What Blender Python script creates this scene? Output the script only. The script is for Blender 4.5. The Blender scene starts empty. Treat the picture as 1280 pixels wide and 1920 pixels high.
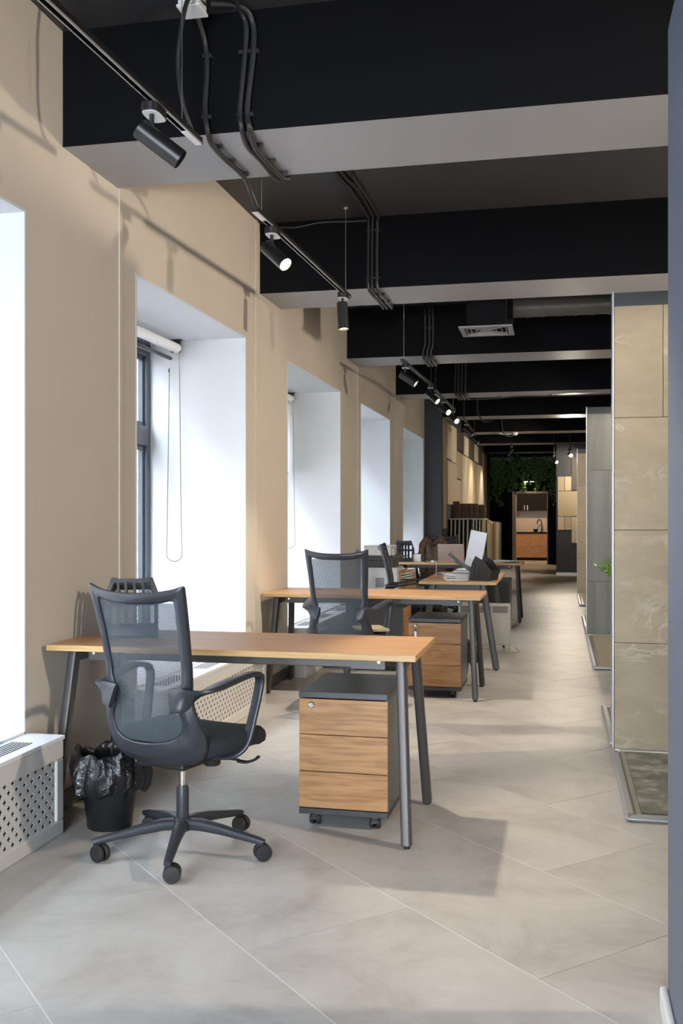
import bpy, bmesh, math, random
from mathutils import Vector, Matrix, Euler
random.seed(7)
SC = bpy.context.scene
COL = SC.collection
R = math.radians

# ------------------------------------------------------------------ camera
cam_d = bpy.data.cameras.new('camera'); cam = bpy.data.objects.new('camera', cam_d); COL.objects.link(cam)
cam.location = (0, 0, 1.29); cam.rotation_euler = (R(90), 0, math.atan(409 / 1856))
cam_d.sensor_width = 36; cam_d.lens = 36 * 1856 / 1920; cam_d.shift_y = 9 / 1920; cam_d.clip_start = .05
SC.camera = cam

# ------------------------------------------------------------------ world, exposure
w = bpy.data.worlds.new('world'); SC.world = w; w.use_nodes = True
bg = w.node_tree.nodes['Background']; bg.inputs[0].default_value = (.80, .90, 1.0, 1); bg.inputs[1].default_value = 15.0
vs = SC.view_settings; vs.view_transform = 'Standard'; vs.look = 'None'; vs.gamma = 1; vs.use_curve_mapping = False
vs.exposure = 1.24
SC.cycles.use_denoising = True
SC.cycles.max_bounces = 10; SC.cycles.diffuse_bounces = 6; SC.cycles.glossy_bounces = 4; SC.cycles.transparent_max_bounces = 12
SC.cycles.sample_clamp_indirect = 6.0
SC.cycles.caustics_reflective = False; SC.cycles.caustics_refractive = False

WX = -2.14           # face of the window wall
BEAM_Z, CEIL_Z = 2.92, 3.43
WIN = [(-1.27, .66), (1.75, 3.69), (4.77, 6.61), (7.68, 9.66), (10.69, 12.62), (13.69, 15.80)]
WIN_Z0, WIN_Z1 = .41, 2.55
FRAME_X = -2.86
Y0, Y1 = -2.9, 27.5
XR = 3.2
GX0, GX1, GZ0, GZ1 = -2.0, .15, .12, 2.76      # unseen glazing added behind the camera for daylight fill

# daylight portals: they only guide the sampling of the sky through the openings
for a, b in WIN:
    l = bpy.data.lights.new('window_portal', 'AREA'); l.shape = 'RECTANGLE'; l.size = b - a; l.size_y = WIN_Z1 - WIN_Z0
    l.cycles.is_portal = True
    o = bpy.data.objects.new('window_portal', l); COL.objects.link(o)
    o.location = (FRAME_X - .12, (a + b) / 2, (WIN_Z0 + WIN_Z1) / 2)
    o.rotation_euler = Matrix(((0, 0, -1), (1, 0, 0), (0, -1, 0))).to_euler()

l = bpy.data.lights.new('window_portal', 'AREA'); l.shape = 'RECTANGLE'; l.size = GX1 - GX0; l.size_y = GZ1 - GZ0; l.cycles.is_portal = True
o = bpy.data.objects.new('window_portal', l); COL.objects.link(o); o.location = ((GX0 + GX1) / 2, Y0 - .16, (GZ0 + GZ1) / 2); o.rotation_euler = (R(90), 0, 0)

# ------------------------------------------------------------------ materials
def srgb(r, g, b):
    f = lambda c: c / 12.92 if c <= .04045 else ((c + .055) / 1.055) ** 2.4
    return (f(r / 255), f(g / 255), f(b / 255), 1)
def C4(c): return (*c, 1) if len(c) == 3 else c
M = {}
def mat(name, color, rough=.5, metal=0, spec=.5, coat=0, coat_r=.2):
    m = bpy.data.materials.new(name); m.use_nodes = True; p = m.node_tree.nodes['Principled BSDF']
    p.inputs['Base Color'].default_value = C4(color); p.inputs['Roughness'].default_value = rough
    p.inputs['Metallic'].default_value = metal; p.inputs['Specular IOR Level'].default_value = spec
    p.inputs['Coat Weight'].default_value = coat; p.inputs['Coat Roughness'].default_value = coat_r
    M[name] = m; return m
def nodes(m): return m.node_tree.nodes, m.node_tree.links, m.node_tree.nodes['Principled BSDF']
def coords(m, scale, rnd=0.0, rot=(0, 0, 0)):
    n, l, p = nodes(m)
    tc = n.new('ShaderNodeTexCoord'); mp = n.new('ShaderNodeMapping'); mp.inputs['Scale'].default_value = scale
    mp.inputs['Rotation'].default_value = rot
    src = tc.outputs['Object']
    if rnd:
        oi = n.new('ShaderNodeObjectInfo'); mu = n.new('ShaderNodeMath'); mu.operation = 'MULTIPLY'; mu.inputs[1].default_value = rnd
        l.new(oi.outputs['Random'], mu.inputs[0]); ad = n.new('ShaderNodeVectorMath'); ad.operation = 'ADD'
        l.new(src, ad.inputs[0]); l.new(mu.outputs[0], ad.inputs[1]); src = ad.outputs[0]
    l.new(src, mp.inputs['Vector']); return mp.outputs[0]
def noise_col(m, vec, stops, detail=6, rough=.6, dist=0.0, bump=0.0, scale=1.0, to_rough=None):
    n, l, p = nodes(m)
    t = n.new('ShaderNodeTexNoise'); t.inputs['Scale'].default_value = scale; t.inputs['Detail'].default_value = detail
    t.inputs['Roughness'].default_value = rough; t.inputs['Distortion'].default_value = dist
    l.new(vec, t.inputs['Vector'])
    r = n.new('ShaderNodeValToRGB'); cr = r.color_ramp
    while len(cr.elements) < len(stops): cr.elements.new(.5)
    for e, (pos, c) in zip(cr.elements, stops): e.position = pos; e.color = C4(c)
    l.new(t.outputs['Fac'], r.inputs[0]); l.new(r.outputs[0], p.inputs['Base Color'])
    if bump:
        b = n.new('ShaderNodeBump'); b.inputs['Strength'].default_value = bump; b.inputs['Distance'].default_value = .002
        l.new(t.outputs['Fac'], b.inputs['Height']); l.new(b.outputs[0], p.inputs['Normal'])
    return r.outputs[0], t.outputs['Fac']

def noisy(name, c0, c1, scale, rough=.6, bump=0.0, lo=.35, hi=.65, detail=6, dist=0, rnd=0, **k):
    m = mat(name, c0, rough, **k); noise_col(m, coords(m, scale, rnd), [(lo, c0), (hi, c1)], detail=detail, dist=dist, bump=bump); return m

# paint and shell
noisy('wall_paint', (.55, .49, .42), (.58, .52, .445), (1.2, 1.2, 1.2), .75, bump=0)
def add_fine_bump(m, scale, strength, dist=.0015):
    n, l, p = nodes(m); v = coords(m, (scale,) * 3); t = n.new('ShaderNodeTexNoise'); t.inputs['Scale'].default_value = 1; t.inputs['Detail'].default_value = 2
    l.new(v, t.inputs['Vector']); b = n.new('ShaderNodeBump'); b.inputs['Strength'].default_value = strength; b.inputs['Distance'].default_value = dist
    l.new(t.outputs['Fac'], b.inputs['Height']); l.new(b.outputs[0], p.inputs['Normal'])
add_fine_bump(M['wall_paint'], 220, .25)
mat('white_paint', (.60, .615, .63), .5); 
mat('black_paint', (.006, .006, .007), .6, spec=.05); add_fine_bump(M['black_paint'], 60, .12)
mat('ceiling_lit_black', (.030, .030, .032), .5); add_fine_bump(M['ceiling_lit_black'], 60, .12)  # the beams' black, lightened to carry light off the floor
mat('soffit_lit_black', (.30, .295, .30), .42); add_fine_bump(M['soffit_lit_black'], 60, .10)  # underside of the black beams, reflected floor light put into the colour
mat('charcoal_wall', (.035, .036, .040), .6); add_fine_bump(M['charcoal_wall'], 200, .2)
mat('slate_wall', (.105, .130, .18), .5); add_fine_bump(M['slate_wall'], 150, .2)
mat('grout', (.72, .70, .67), .8); mat('joint', (.10, .09, .08), .9)
# floor tile: pale concrete-look porcelain
m = mat('floor_tile', (.5, .48, .45), .42)
c, f = noise_col(m, coords(m, (2.6, 2.6, 2.6), 13.0), [(.34, (.375, .350, .325)), (.5, (.475, .45, .42)), (.66, (.535, .515, .485))], detail=10, rough=.72, dist=.5)
n, l, p = nodes(m); rr = n.new('ShaderNodeMapRange'); rr.inputs[3].default_value = .36; rr.inputs[4].default_value = .5
l.new(f, rr.inputs[0]); l.new(rr.outputs[0], p.inputs['Roughness'])
# wood
def wood(name, c0, c1, c2, grain=(1.0, 14, 14), rough=.42):
    m = mat(name, c1, rough)
    n, l, p = nodes(m)
    v = coords(m, grain, 9.0)
    t1 = n.new('ShaderNodeTexNoise'); t1.inputs['Scale'].default_value = 1.6; t1.inputs['Detail'].default_value = 3; t1.inputs['Distortion'].default_value = .9
    l.new(v, t1.inputs['Vector'])
    mu = n.new('ShaderNodeMath'); mu.operation = 'MULTIPLY'; mu.inputs[1].default_value = 24; l.new(t1.outputs['Fac'], mu.inputs[0])
    sn = n.new('ShaderNodeMath'); sn.operation = 'SINE'; l.new(mu.outputs[0], sn.inputs[0])
    v2 = coords(m, (grain[0] * 4, grain[1] * 9, grain[2] * 9), 5.0)
    t2 = n.new('ShaderNodeTexNoise'); t2.inputs['Scale'].default_value = 1; t2.inputs['Detail'].default_value = 4; l.new(v2, t2.inputs['Vector'])
    mr = n.new('ShaderNodeMath'); mr.operation = 'MULTIPLY_ADD'; mr.inputs[1].default_value = .11; l.new(sn.outputs[0], mr.inputs[0]); l.new(t2.outputs['Fac'], mr.inputs[2])
    r = n.new('ShaderNodeValToRGB'); cr = r.color_ramp; cr.elements.new(.5)
    for e, (pos, c) in zip(cr.elements, [(.33, c0), (.5, c1), (.66, c2)]): e.position = pos; e.color = C4(c)
    l.new(mr.outputs[0], r.inputs[0]); l.new(r.outputs[0], p.inputs['Base Color']); return m
wood('oak_laminate', (.29, .135, .048), (.375, .188, .068), (.43, .225, .088), grain=(1.3, 7, 10))
wood('oak_top', (.50, .26, .12), (.58, .325, .155), (.62, .365, .185), grain=(.8, 18, 18), rough=.42)
wood('oak_edge', (.45, .27, .10), (.54, .34, .14), (.60, .39, .17), grain=(.8, 30, 30), rough=.4)
wood('teak_front', (.34, .15, .05), (.42, .20, .07), (.47, .235, .09), grain=(2, 10, 10))
noisy('brown_plank', (.06, .035, .022), (.20, .13, .09), (8, 8, 2), .6)
# metals and plastics
mat('desk_metal', (.068, .062, .060), .4, .3); add_fine_bump(M['desk_metal'], 900, .15, .0005)
mat('ped_black', (.028, .029, .032), .42)
mat('ped_top', (.040, .042, .046), .34)
mat('ped_side', (.065, .065, .066), .28, spec=.7)
mat('chair_plastic', (.024, .028, .037), .34); add_fine_bump(M['chair_plastic'], 700, .2, .0004)
mat('chair_base', (.030, .034, .042), .42)
mat('black_plastic', (.012, .012, .014), .4)
mat('rubber', (.015, .015, .016), .6)
mat('chrome', (.75, .74, .72), .12, 1)
mat('steel', (.55, .55, .56), .35, 1)
mat('track_black', (.008, .008, .009), .38)
mat('track_lip', (.50, .49, .48), .3, .6)
mat('cable_black', (.020, .020, .022), .42)
mat('white_plastic', (.70, .71, .72), .4)
mat('white_laminate', (.74, .76, .79), .35)
mat('cream_enamel', (.55, .53, .47), .4)
mat('cover_white', (.62, .60, .57), .45)
mat('dark_void', (.03, .025, .02), .9)
mat('window_frame', (.055, .068, .090), .4)
mat('printer_dark', (.035, .037, .042), .4)
mat('paper', (.78, .79, .80), .7)
mat('screen_back', (.72, .75, .80), .35)
mat('rose_metal', (.50, .42, .37), .4, .3)
mat('logo_grey', (.20, .17, .16), .3, .6)
mat('trim_alu', (.52, .53, .55), .38, .7)
mat('duct_grey', (.075, .078, .08), .4, .2)
mat('vent_grey', (.20, .20, .20), .45)
mat('yellow', (.75, .55, .02), .6)
mat('soil', (.03, .02, .015), .9)
mat('pot_white', (.6, .6, .58), .4)
mat('sample_beige', (.50, .40, .26), .6); mat('sample_tan', (.40, .32, .20), .6); mat('sample_dark', (.075, .06, .045), .6); mat('sample_cream', (.58, .50, .37), .55)
mat('board_pale', (.55, .50, .42), .5); mat('board_gold', (.36, .26, .13), .5); mat('board_brown', (.16, .10, .05), .5)
mat('door_trim_lit', (.75, .58, .42), .5)  # lining colour lightened to stand for light from the kitchen
mat('backsplash', (.62, .50, .40), .35)
mat('kitchen_dark', (.015, .014, .013), .75, spec=.1)
mat('skin_leather', (.12, .06, .035), .38); noise_col(M['skin_leather'], coords(M['skin_leather'], (9, 9, 9)), [(.3, (.05, .025, .015)), (.7, (.19, .105, .06))], bump=.4)
mat('ivy_leaf', (.10, .21, .05), .45); mat('plant_leaf', (.22, .42, .03), .45); mat('vine', (.05, .04, .02), .8)
noisy('facade_pink', (.40, .33, .31), (.45, .37, .345), (.8, .8, .8), .8)
mat('asphalt', (.12, .12, .12), .9)
# stone panels
def stone(name, c0, c1, vein, sc, rot, rough=.5, veinw=.05):
    m = mat(name, c0, rough); n, l, p = nodes(m)
    v = coords(m, (sc, sc, sc * 2.2), 11.0, rot)
    base, fac = noise_col(m, v, [(.3, c0), (.7, c1)], detail=9, rough=.7, dist=.6)
    t = n.new('ShaderNodeTexNoise'); t.inputs['Scale'].default_value = .75; t.inputs['Detail'].default_value = 7; t.inputs['Distortion'].default_value = 1.6; t.inputs['Roughness'].default_value = .62
    l.new(v, t.inputs['Vector'])
    sb = n.new('ShaderNodeMath'); sb.operation = 'SUBTRACT'; sb.inputs[1].default_value = .5; l.new(t.outputs['Fac'], sb.inputs[0])
    ab = n.new('ShaderNodeMath'); ab.operation = 'ABSOLUTE'; l.new(sb.outputs[0], ab.inputs[0])
    mr = n.new('ShaderNodeMapRange'); mr.inputs[1].default_value = 0; mr.inputs[2].default_value = veinw; mr.inputs[3].default_value = .6; mr.inputs[4].default_value = 0
    l.new(ab.outputs[0], mr.inputs[0])
    t3 = n.new('ShaderNodeTexNoise'); t3.inputs['Scale'].default_value = 1.1; l.new(v, t3.inputs['Vector'])
    m3 = n.new('ShaderNodeMapRange'); m3.inputs[1].default_value = .45; m3.inputs[2].default_value = .68; l.new(t3.outputs['Fac'], m3.inputs[0])
    mu = n.new('ShaderNodeMath'); mu.operation = 'MULTIPLY'; l.new(mr.outputs[0], mu.inputs[0]); l.new(m3.outputs[0], mu.inputs[1])
    mx = n.new('ShaderNodeMix'); mx.data_type = 'RGBA'; l.new(mu.outputs[0], mx.inputs[0]); l.new(base, mx.inputs[6]); mx.inputs[7].default_value = C4(vein)
    l.new(mx.outputs[2], p.inputs['Base Color']); return m
stone('slate_beige', (.33, .262, .165), (.43, .352, .235), (.66, .58, .46), 2.0, (0, R(25), 0), .55, .03)
add_fine_bump(M['slate_beige'], 130, .5, .003)
stone('marble_green', (.03, .034, .026), (.20, .21, .17), (.66, .67, .60), 7.0, (0, 0, R(20)), .3, .12)
stone('platform_tan', (.34, .29, .20), (.42, .36, .26), (.5, .45, .35), 3.0, (0, 0, 0), .5)
m = mat('travertine', (.3, .3, .27), .5); noise_col(m, coords(m, (9, 9, .7), 7), [(.3, (.23, .225, .19)), (.7, (.34, .335, .295))], detail=5, dist=.3)
m = mat('panel_beige', (.5, .4, .27), .5); noise_col(m, coords(m, (3, 3, 3), 7), [(.3, (.42, .33, .21)), (.7, (.50, .40, .27))])
# emissive lamp faces
def emit(name, c, s):
    m = bpy.data.materials.new(name); m.use_nodes = True; n = m.node_tree.nodes; n.clear()
    e = n.new('ShaderNodeEmission'); e.inputs[0].default_value = C4(c); e.inputs[1].default_value = s
    o = n.new('ShaderNodeOutputMaterial'); m.node_tree.links.new(e.outputs[0], o.inputs[0]); M[name] = m
emit('lamp_on', (1, .80, .52), 14); 
mat('lamp_off', (.5, .5, .5), .2, .8)
# glass
def glass(name, tint=(1, 1, 1), gl=.06):
    m = bpy.data.materials.new(name); m.use_nodes = True; n = m.node_tree.nodes; l = m.node_tree.links; n.clear()
    t = n.new('ShaderNodeBsdfTransparent'); t.inputs[0].default_value = C4(tint); g = n.new('ShaderNodeBsdfGlossy'); g.inputs['Roughness'].default_value = .02
    x = n.new('ShaderNodeMixShader'); x.inputs[0].default_value = gl; o = n.new('ShaderNodeOutputMaterial')
    l.new(t.outputs[0], x.inputs[1]); l.new(g.outputs[0], x.inputs[2]); l.new(x.outputs[0], o.inputs[0]); M[name] = m
glass('window_glass', (.77, .79, .80))
glass('clear_glass')
def blindmat():
    m = bpy.data.materials.new('blind_fabric'); m.use_nodes = True; n = m.node_tree.nodes; l = m.node_tree.links; n.clear()
    t = n.new('ShaderNodeBsdfTranslucent'); t.inputs[0].default_value = (.8, .84, .80, 1); d = n.new('ShaderNodeBsdfDiffuse'); d.inputs[0].default_value = (.7, .72, .7, 1)
    x = n.new('ShaderNodeMixShader'); x.inputs[0].default_value = .5; o = n.new('ShaderNodeOutputMaterial')
    l.new(t.outputs[0], x.inputs[1]); l.new(d.outputs[0], x.inputs[2]); l.new(x.outputs[0], o.inputs[0]); M['blind_fabric'] = m
blindmat()
# open-weave chair mesh: thread with round holes
def meshfabric(name, col, period=.0046, cover=.62):
    m = mat(name, col, .6); n, l, p = nodes(m)
    tc = n.new('ShaderNodeTexCoord'); sp = n.new('ShaderNodeSeparateXYZ'); l.new(tc.outputs['Object'], sp.inputs[0])
    outs = []
    for i, k in ((0, 1.0), (2, 1.0)):
        a = n.new('ShaderNodeMath'); a.operation = 'MULTIPLY'; a.inputs[1].default_value = 2 * math.pi / period * k; l.new(sp.outputs[i], a.inputs[0])
        s = n.new('ShaderNodeMath'); s.operation = 'SINE'; l.new(a.outputs[0], s.inputs[0]); outs.append(s.outputs[0])
    ad = n.new('ShaderNodeMath'); ad.operation = 'ADD'; l.new(outs[0], ad.inputs[0]); l.new(outs[1], ad.inputs[1])
    gt = n.new('ShaderNodeMath'); gt.operation = 'LESS_THAN'; gt.inputs[1].default_value = cover; l.new(ad.outputs[0], gt.inputs[0])
    l.new(gt.outputs[0], p.inputs['Alpha']); return m
meshfabric('chair_mesh', (.040, .054, .066), cover=.80)
m = mat('seat_fabric', (.010, .015, .020), .85); add_fine_bump(m, 500, .5, .001)
# crinkled bin liner
m = mat('bin_liner', (.012, .012, .014), .22, 0, .6); n, l, p = nodes(m)
t = n.new('ShaderNodeTexNoise'); t.inputs['Scale'].default_value = 1; t.inputs['Detail'].default_value = 5; t.inputs['Distortion'].default_value = 1.5; l.new(coords(m, (16, 16, 9)), t.inputs['Vector'])
b = n.new('ShaderNodeBump'); b.inputs['Strength'].default_value = 1; b.inputs['Distance'].default_value = .02; l.new(t.outputs['Fac'], b.inputs['Height']); l.new(b.outputs[0], p.inputs['Normal'])

# ------------------------------------------------------------------ mesh helpers
class MB:
    def __init__(s): s.v = []; s.f = []; s.mi = []; s.cur = 0
    def add(s, vs, fs):
        o = len(s.v); s.v += [tuple(x) for x in vs]; s.f += [tuple(i + o for i in f) for f in fs]; s.mi += [s.cur] * len(fs); return s
    def box(s, x0, x1, y0, y1, z0, z1, mtx=None):
        vs = [Vector((x, y, z)) for z in (z0, z1) for y in (y0, y1) for x in (x0, x1)]
        if mtx: vs = [mtx @ v for v in vs]
        return s.add(vs, [(0, 2, 3, 1), (4, 5, 7, 6), (0, 1, 5, 4), (1, 3, 7, 5), (3, 2, 6, 7), (2, 0, 4, 6)])
    def prism(s, poly, z0, z1, mtx=None):
        n = len(poly); vs = [Vector((x, y, z0)) for x, y in poly] + [Vector((x, y, z1)) for x, y in poly]
        if mtx: vs = [mtx @ v for v in vs]
        return s.add(vs, [tuple(range(n))[::-1], tuple(range(n, 2 * n))] + [(i, (i + 1) % n, n + (i + 1) % n, n + i) for i in range(n)])
    def rings(s, rings, cap=True, closed=True):
        n = len(rings[0]); vs = [p for r in rings for p in r]; fs = []
        for k in range(len(rings) - 1):
            for i in range(n if closed else n - 1):
                j = (i + 1) % n; fs.append((k * n + i, k * n + j, (k + 1) * n + j, (k + 1) * n + i))
        if cap: fs += [tuple(range(n))[::-1], tuple(range((len(rings) - 1) * n, len(rings) * n))]
        return s.add(vs, fs)
    def tube(s, path, r, n=8, cap=True):
        path = [Vector(p) for p in path]; rs = r if isinstance(r, (list, tuple)) else [r] * len(path)
        t0 = (path[1] - path[0]).normalized(); up = Vector((0, 0, 1)) if abs(t0.z) < .9 else Vector((1, 0, 0))
        nx = t0.cross(up).normalized(); rings = []
        for i, p in enumerate(path):
            t = (path[min(i + 1, len(path) - 1)] - path[max(i - 1, 0)]).normalized()
            nx = (nx - t * nx.dot(t)); nx = nx.normalized() if nx.length > 1e-6 else t.orthogonal().normalized(); ny = t.cross(nx)
            rings.append([p + rs[i] * (math.cos(a) * nx + math.sin(a) * ny) for a in [2 * math.pi * k / n for k in range(n)]])
        return s.rings(rings, cap)
    def lathe(s, prof, n=24, mtx=None, cap=True):
        rings = []
        for r, z in prof:
            ring = [Vector((r * math.cos(2 * math.pi * k / n), r * math.sin(2 * math.pi * k / n), z)) for k in range(n)]
            rings.append([mtx @ v for v in ring] if mtx else ring)
        return s.rings(rings, cap)
    def sweep(s, path, ws, ts, side, n=12, e=.45):
        # superelliptic section: width along 'side' vectors, thickness across
        path = [Vector(p) for p in path]; rings = []
        for i, p in enumerate(path):
            t = (path[min(i + 1, len(path) - 1)] - path[max(i - 1, 0)]).normalized()
            sd = Vector(side[i] if isinstance(side, list) else side); sd = (sd - t * sd.dot(t)).normalized(); nn = t.cross(sd)
            ring = []
            for k in range(n):
                a = 2 * math.pi * (k + .5) / n; c, q = math.cos(a), math.sin(a)
                ring.append(p + sd * (math.copysign(abs(c) ** e, c) * ws[i] / 2) + nn * (math.copysign(abs(q) ** e, q) * ts[i] / 2))
            rings.append(ring)
        return s.rings(rings)
    def build(s, name, material, parent=None, smooth=False, bevel=0, seg=2, kind=None, loc=None, rot=None):
        me = bpy.data.meshes.new(name); me.from_pydata([tuple(v) for v in s.v], [], s.f); 
        ms = material if isinstance(material, (list, tuple)) else [material]
        for q in ms: me.materials.append(M[q])
        if len(ms) > 1: me.polygons.foreach_set('material_index', s.mi)
        bm = bmesh.new(); bm.from_mesh(me); bmesh.ops.recalc_face_normals(bm, faces=bm.faces); bm.to_mesh(me); bm.free()
        if smooth:
            for p in me.polygons: p.use_smooth = True
            try: me.set_sharp_from_angle(angle=R(smooth if smooth is not True else 40))
            except Exception: pass
        me.update()
        o = bpy.data.objects.new(name, me); COL.objects.link(o)
        if parent: o.parent = parent
        if loc: o.location = loc
        if rot: o.rotation_euler = rot
        if bevel:
            b = o.modifiers.new('bevel', 'BEVEL'); b.width = bevel; b.segments = seg; b.limit_method = 'ANGLE'; b.angle_limit = R(40)
        if kind: o['kind'] = kind
        return o
def B(x0, x1, y0, y1, z0, z1, mtx=None): return MB().box(x0, x1, y0, y1, z0, z1, mtx)
def cr(pts, k=6):
    # Catmull-Rom resample (any dimension)
    pts = [tuple(p) for p in pts]; out = []
    for i in range(len(pts) - 1):
        p0, p1, p2, p3 = pts[max(i - 1, 0)], pts[i], pts[i + 1], pts[min(i + 2, len(pts) - 1)]
        for q in range(k):
            t = q / k
            out.append(tuple(.5 * (2 * b + (c - a) * t + (2 * a - 5 * b + 4 * c - d) * t * t + (3 * b - a - 3 * c + d) * t ** 3) for a, b, c, d in zip(p0, p1, p2, p3)))
    out.append(pts[-1]); return out
def empty(name, loc=(0, 0, 0), rz=0):
    o = bpy.data.objects.new(name, None); COL.objects.link(o); o.location = loc; o.rotation_euler = (0, 0, rz); o.empty_display_size = .1; return o
def tag(o, label, cat, group=None, kind=None):
    o['label'] = label; o['category'] = cat
    if group: o['group'] = group
    if kind: o['kind'] = kind
    return o
def struct(o, label=None):
    o['kind'] = 'structure'
    if label: o['label'] = label
    return o
def copy_tree(o, parent=None):
    c = o.copy(); COL.objects.link(c); c.parent = parent
    for ch in list(o.children): copy_tree(ch, c)
    return c
def place(root, loc, rz, label, group=None, cat=None):
    root.location = loc; root.rotation_euler = (0, 0, rz); root['label'] = label
    if cat: root['category'] = cat
    if group: root['group'] = group
    return root
def axes(z, x=None):
    z = Vector(z).normalized(); x = Vector(x) if x else (Vector((1, 0, 0)) if abs(z.x) < .9 else Vector((0, 1, 0)))
    y = z.cross(x).normalized(); x = y.cross(z); return Matrix((x, y, z)).transposed().to_4x4()
def clip(poly, x0, x1, y0, y1):
    def half(ps, f):
        out = []
        for i, a in enumerate(ps):
            b = ps[(i + 1) % len(ps)]; fa, fb = f(a), f(b)
            if fa >= 0: out.append(a)
            if (fa >= 0) != (fb >= 0):
                t = fa / (fa - fb); out.append((a[0] + (b[0] - a[0]) * t, a[1] + (b[1] - a[1]) * t))
        return out
    for f in (lambda p: p[0] - x0, lambda p: x1 - p[0], lambda p: p[1] - y0, lambda p: y1 - p[1]):
        poly = half(poly, f)
        if len(poly) < 3: return None
    return poly

# ================================================================== SETTING
floor = struct(B(WX - .7, XR + .1, Y0 - .1, 31, -.12, -.003).build('floor', 'joint'), 'pale concrete-look porcelain tile floor laid diagonally')
S, L, GAP = .6063, 1.213, .0034
n_t = 0
for k in range(-6, 36):
    a0 = .736 + S * k
    off = 3.244 if k % 2 == 0 else 2.635
    for j in range(-22, 22):
        b0 = off + L * j
        q = [(a0 + GAP / 2, b0 + GAP / 2), (a0 + S - GAP / 2, b0 + GAP / 2), (a0 + S - GAP / 2, b0 + L - GAP / 2), (a0 + GAP / 2, b0 + L - GAP / 2)]
        poly = [((a - b) / math.sqrt(2), (a + b) / math.sqrt(2)) for a, b in q]
        poly = clip(poly, WX, XR if Y0 else XR, Y0, Y1)
        if not poly: continue
        cx = sum(p[0] for p in poly) / len(poly); cy = sum(p[1] for p in poly) / len(poly)
        if cx > 1.6 or cy < .3 or cy > 26: continue
        MB().prism(poly, -.02, 0).build('floor_tile', 'floor_tile', floor); n_t += 1
for k in range(-6, 36):
    a0 = .736 + S * k; q = [(a0 - GAP / 2, -30), (a0 + GAP / 2, -30), (a0 + GAP / 2, 40), (a0 - GAP / 2, 40)]
    poly = clip([((a - b) / math.sqrt(2), (a + b) / math.sqrt(2)) for a, b in q], WX, 1.2, .3, 25.5)
    if poly: MB().prism(poly, -.02, -.0004).build('grout_line', 'grout', floor)
# rest of the floor that the view does not show: one plain screed slab per zone, level with the tiles
rest = MB()
for a in [(1.2, XR, Y0, Y1), (WX, 1.2, Y0, 1.0), (WX, 1.2, 25.2, Y1)]:
    rest.box(a[0], a[1], a[2], a[3], -.02, -.0015)
rest.build('floor_screed', 'floor_tile', floor)

# window wall
wl = MB(); ys = [Y0] + [v for ab in WIN for v in ab] + [15.95]
for i in range(0, len(ys), 2): wl.box(WX - .75, WX, ys[i], ys[i + 1], 0, CEIL_Z + .1)
for a, b in WIN: wl.box(WX - .75, WX, a, b, WIN_Z1, CEIL_Z + .1); wl.box(WX - .75, WX, a, b, 0, WIN_Z0 - .02)
wall_left = struct(wl.build('wall_left', 'wall_paint'), 'beige plastered window wall with deep white reveals')
# thin vertical cover strips on the wall
for i, y in enumerate((4.585, 6.85, 10.52, 13.02, 15.88)):
    t = MB(); t.box(WX, WX + .006, y - .018, y + .018, .0, BEAM_Z if i not in (1, 3) else CEIL_Z)
    struct(t.build('trim_%d' % (i + 1), 'wall_paint'))
bb = MB()
ys2 = [Y0, -1.27, .66, 1.75, 3.71, 4.75, 6.63, 7.66, 9.68, 10.67, 12.64, 13.67, 15.82, 15.93]
for i in range(0, len(ys2), 2): bb.box(WX, WX + .014, ys2[i], ys2[i + 1], 0, .085)
struct(bb.build('baseboard_left', 'ped_side', bevel=.004))

def window(i, a, b, blind_drop=None, detail=True):
    r = empty('window_%d' % (i + 1), (0, 0, 0)); struct(r, 'deep white window reveal with slate blue frame')
    t = .012
    m_ = MB()
    m_.box(FRAME_X, WX + .002, a, a + t, WIN_Z0, WIN_Z1); m_.box(FRAME_X, WX + .002, b - t, b, WIN_Z0, WIN_Z1); m_.box(FRAME_X, WX + .002, a + t, b - t, WIN_Z1 - t, WIN_Z1)
    m_.build('reveal_lining', 'white_paint', r)
    B(FRAME_X, WX + .0, a + t, b - t, WIN_Z0 - .02, WIN_Z0).build('window_sill', 'white_laminate', r)
    fx0, fx1 = FRAME_X - .06, FRAME_X + .012
    f = MB(); fw = .075
    f.box(fx0, fx1, a, a + fw, WIN_Z0, WIN_Z1); f.box(fx0, fx1, b - fw, b, WIN_Z0, WIN_Z1); f.box(fx0, fx1, a + fw, b - fw, WIN_Z1 - fw - .05, WIN_Z1); f.box(fx0, fx1, a + fw, b - fw, WIN_Z0, WIN_Z0 + fw)
    f.box(fx0, fx1 + .01, a + fw, b - fw, 1.79, 1.93)
    mid = (a + b) / 2; f.box(fx0, fx1, mid - .045, mid + .045, WIN_Z0 + fw, 1.79)
    f.build('window_frame', 'window_frame', r, bevel=.006)
    for (y0, y1, z0, z1) in ((a + fw, mid - .045, WIN_Z0 + fw, 1.79), (mid + .045, b - fw, WIN_Z0 + fw, 1.79), (a + fw, b - fw, 1.93, WIN_Z1 - fw - .05)):
        s_ = MB(); e = .03; x0, x1 = fx0 + .02, fx1 - .02
        s_.box(x0, x1, y0, y0 + e, z0, z1); s_.box(x0, x1, y1 - e, y1, z0, z1); s_.box(x0, x1, y0 + e, y1 - e, z0, z0 + e); s_.box(x0, x1, y0 + e, y1 - e, z1 - e, z1)
        sa = s_.build('sash', 'window_frame', r, bevel=.004)
        B(fx0 + .03, fx0 + .034, y0 + e, y1 - e, z0 + e, z1 - e).build('pane', 'window_glass', sa)
    return r
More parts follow.
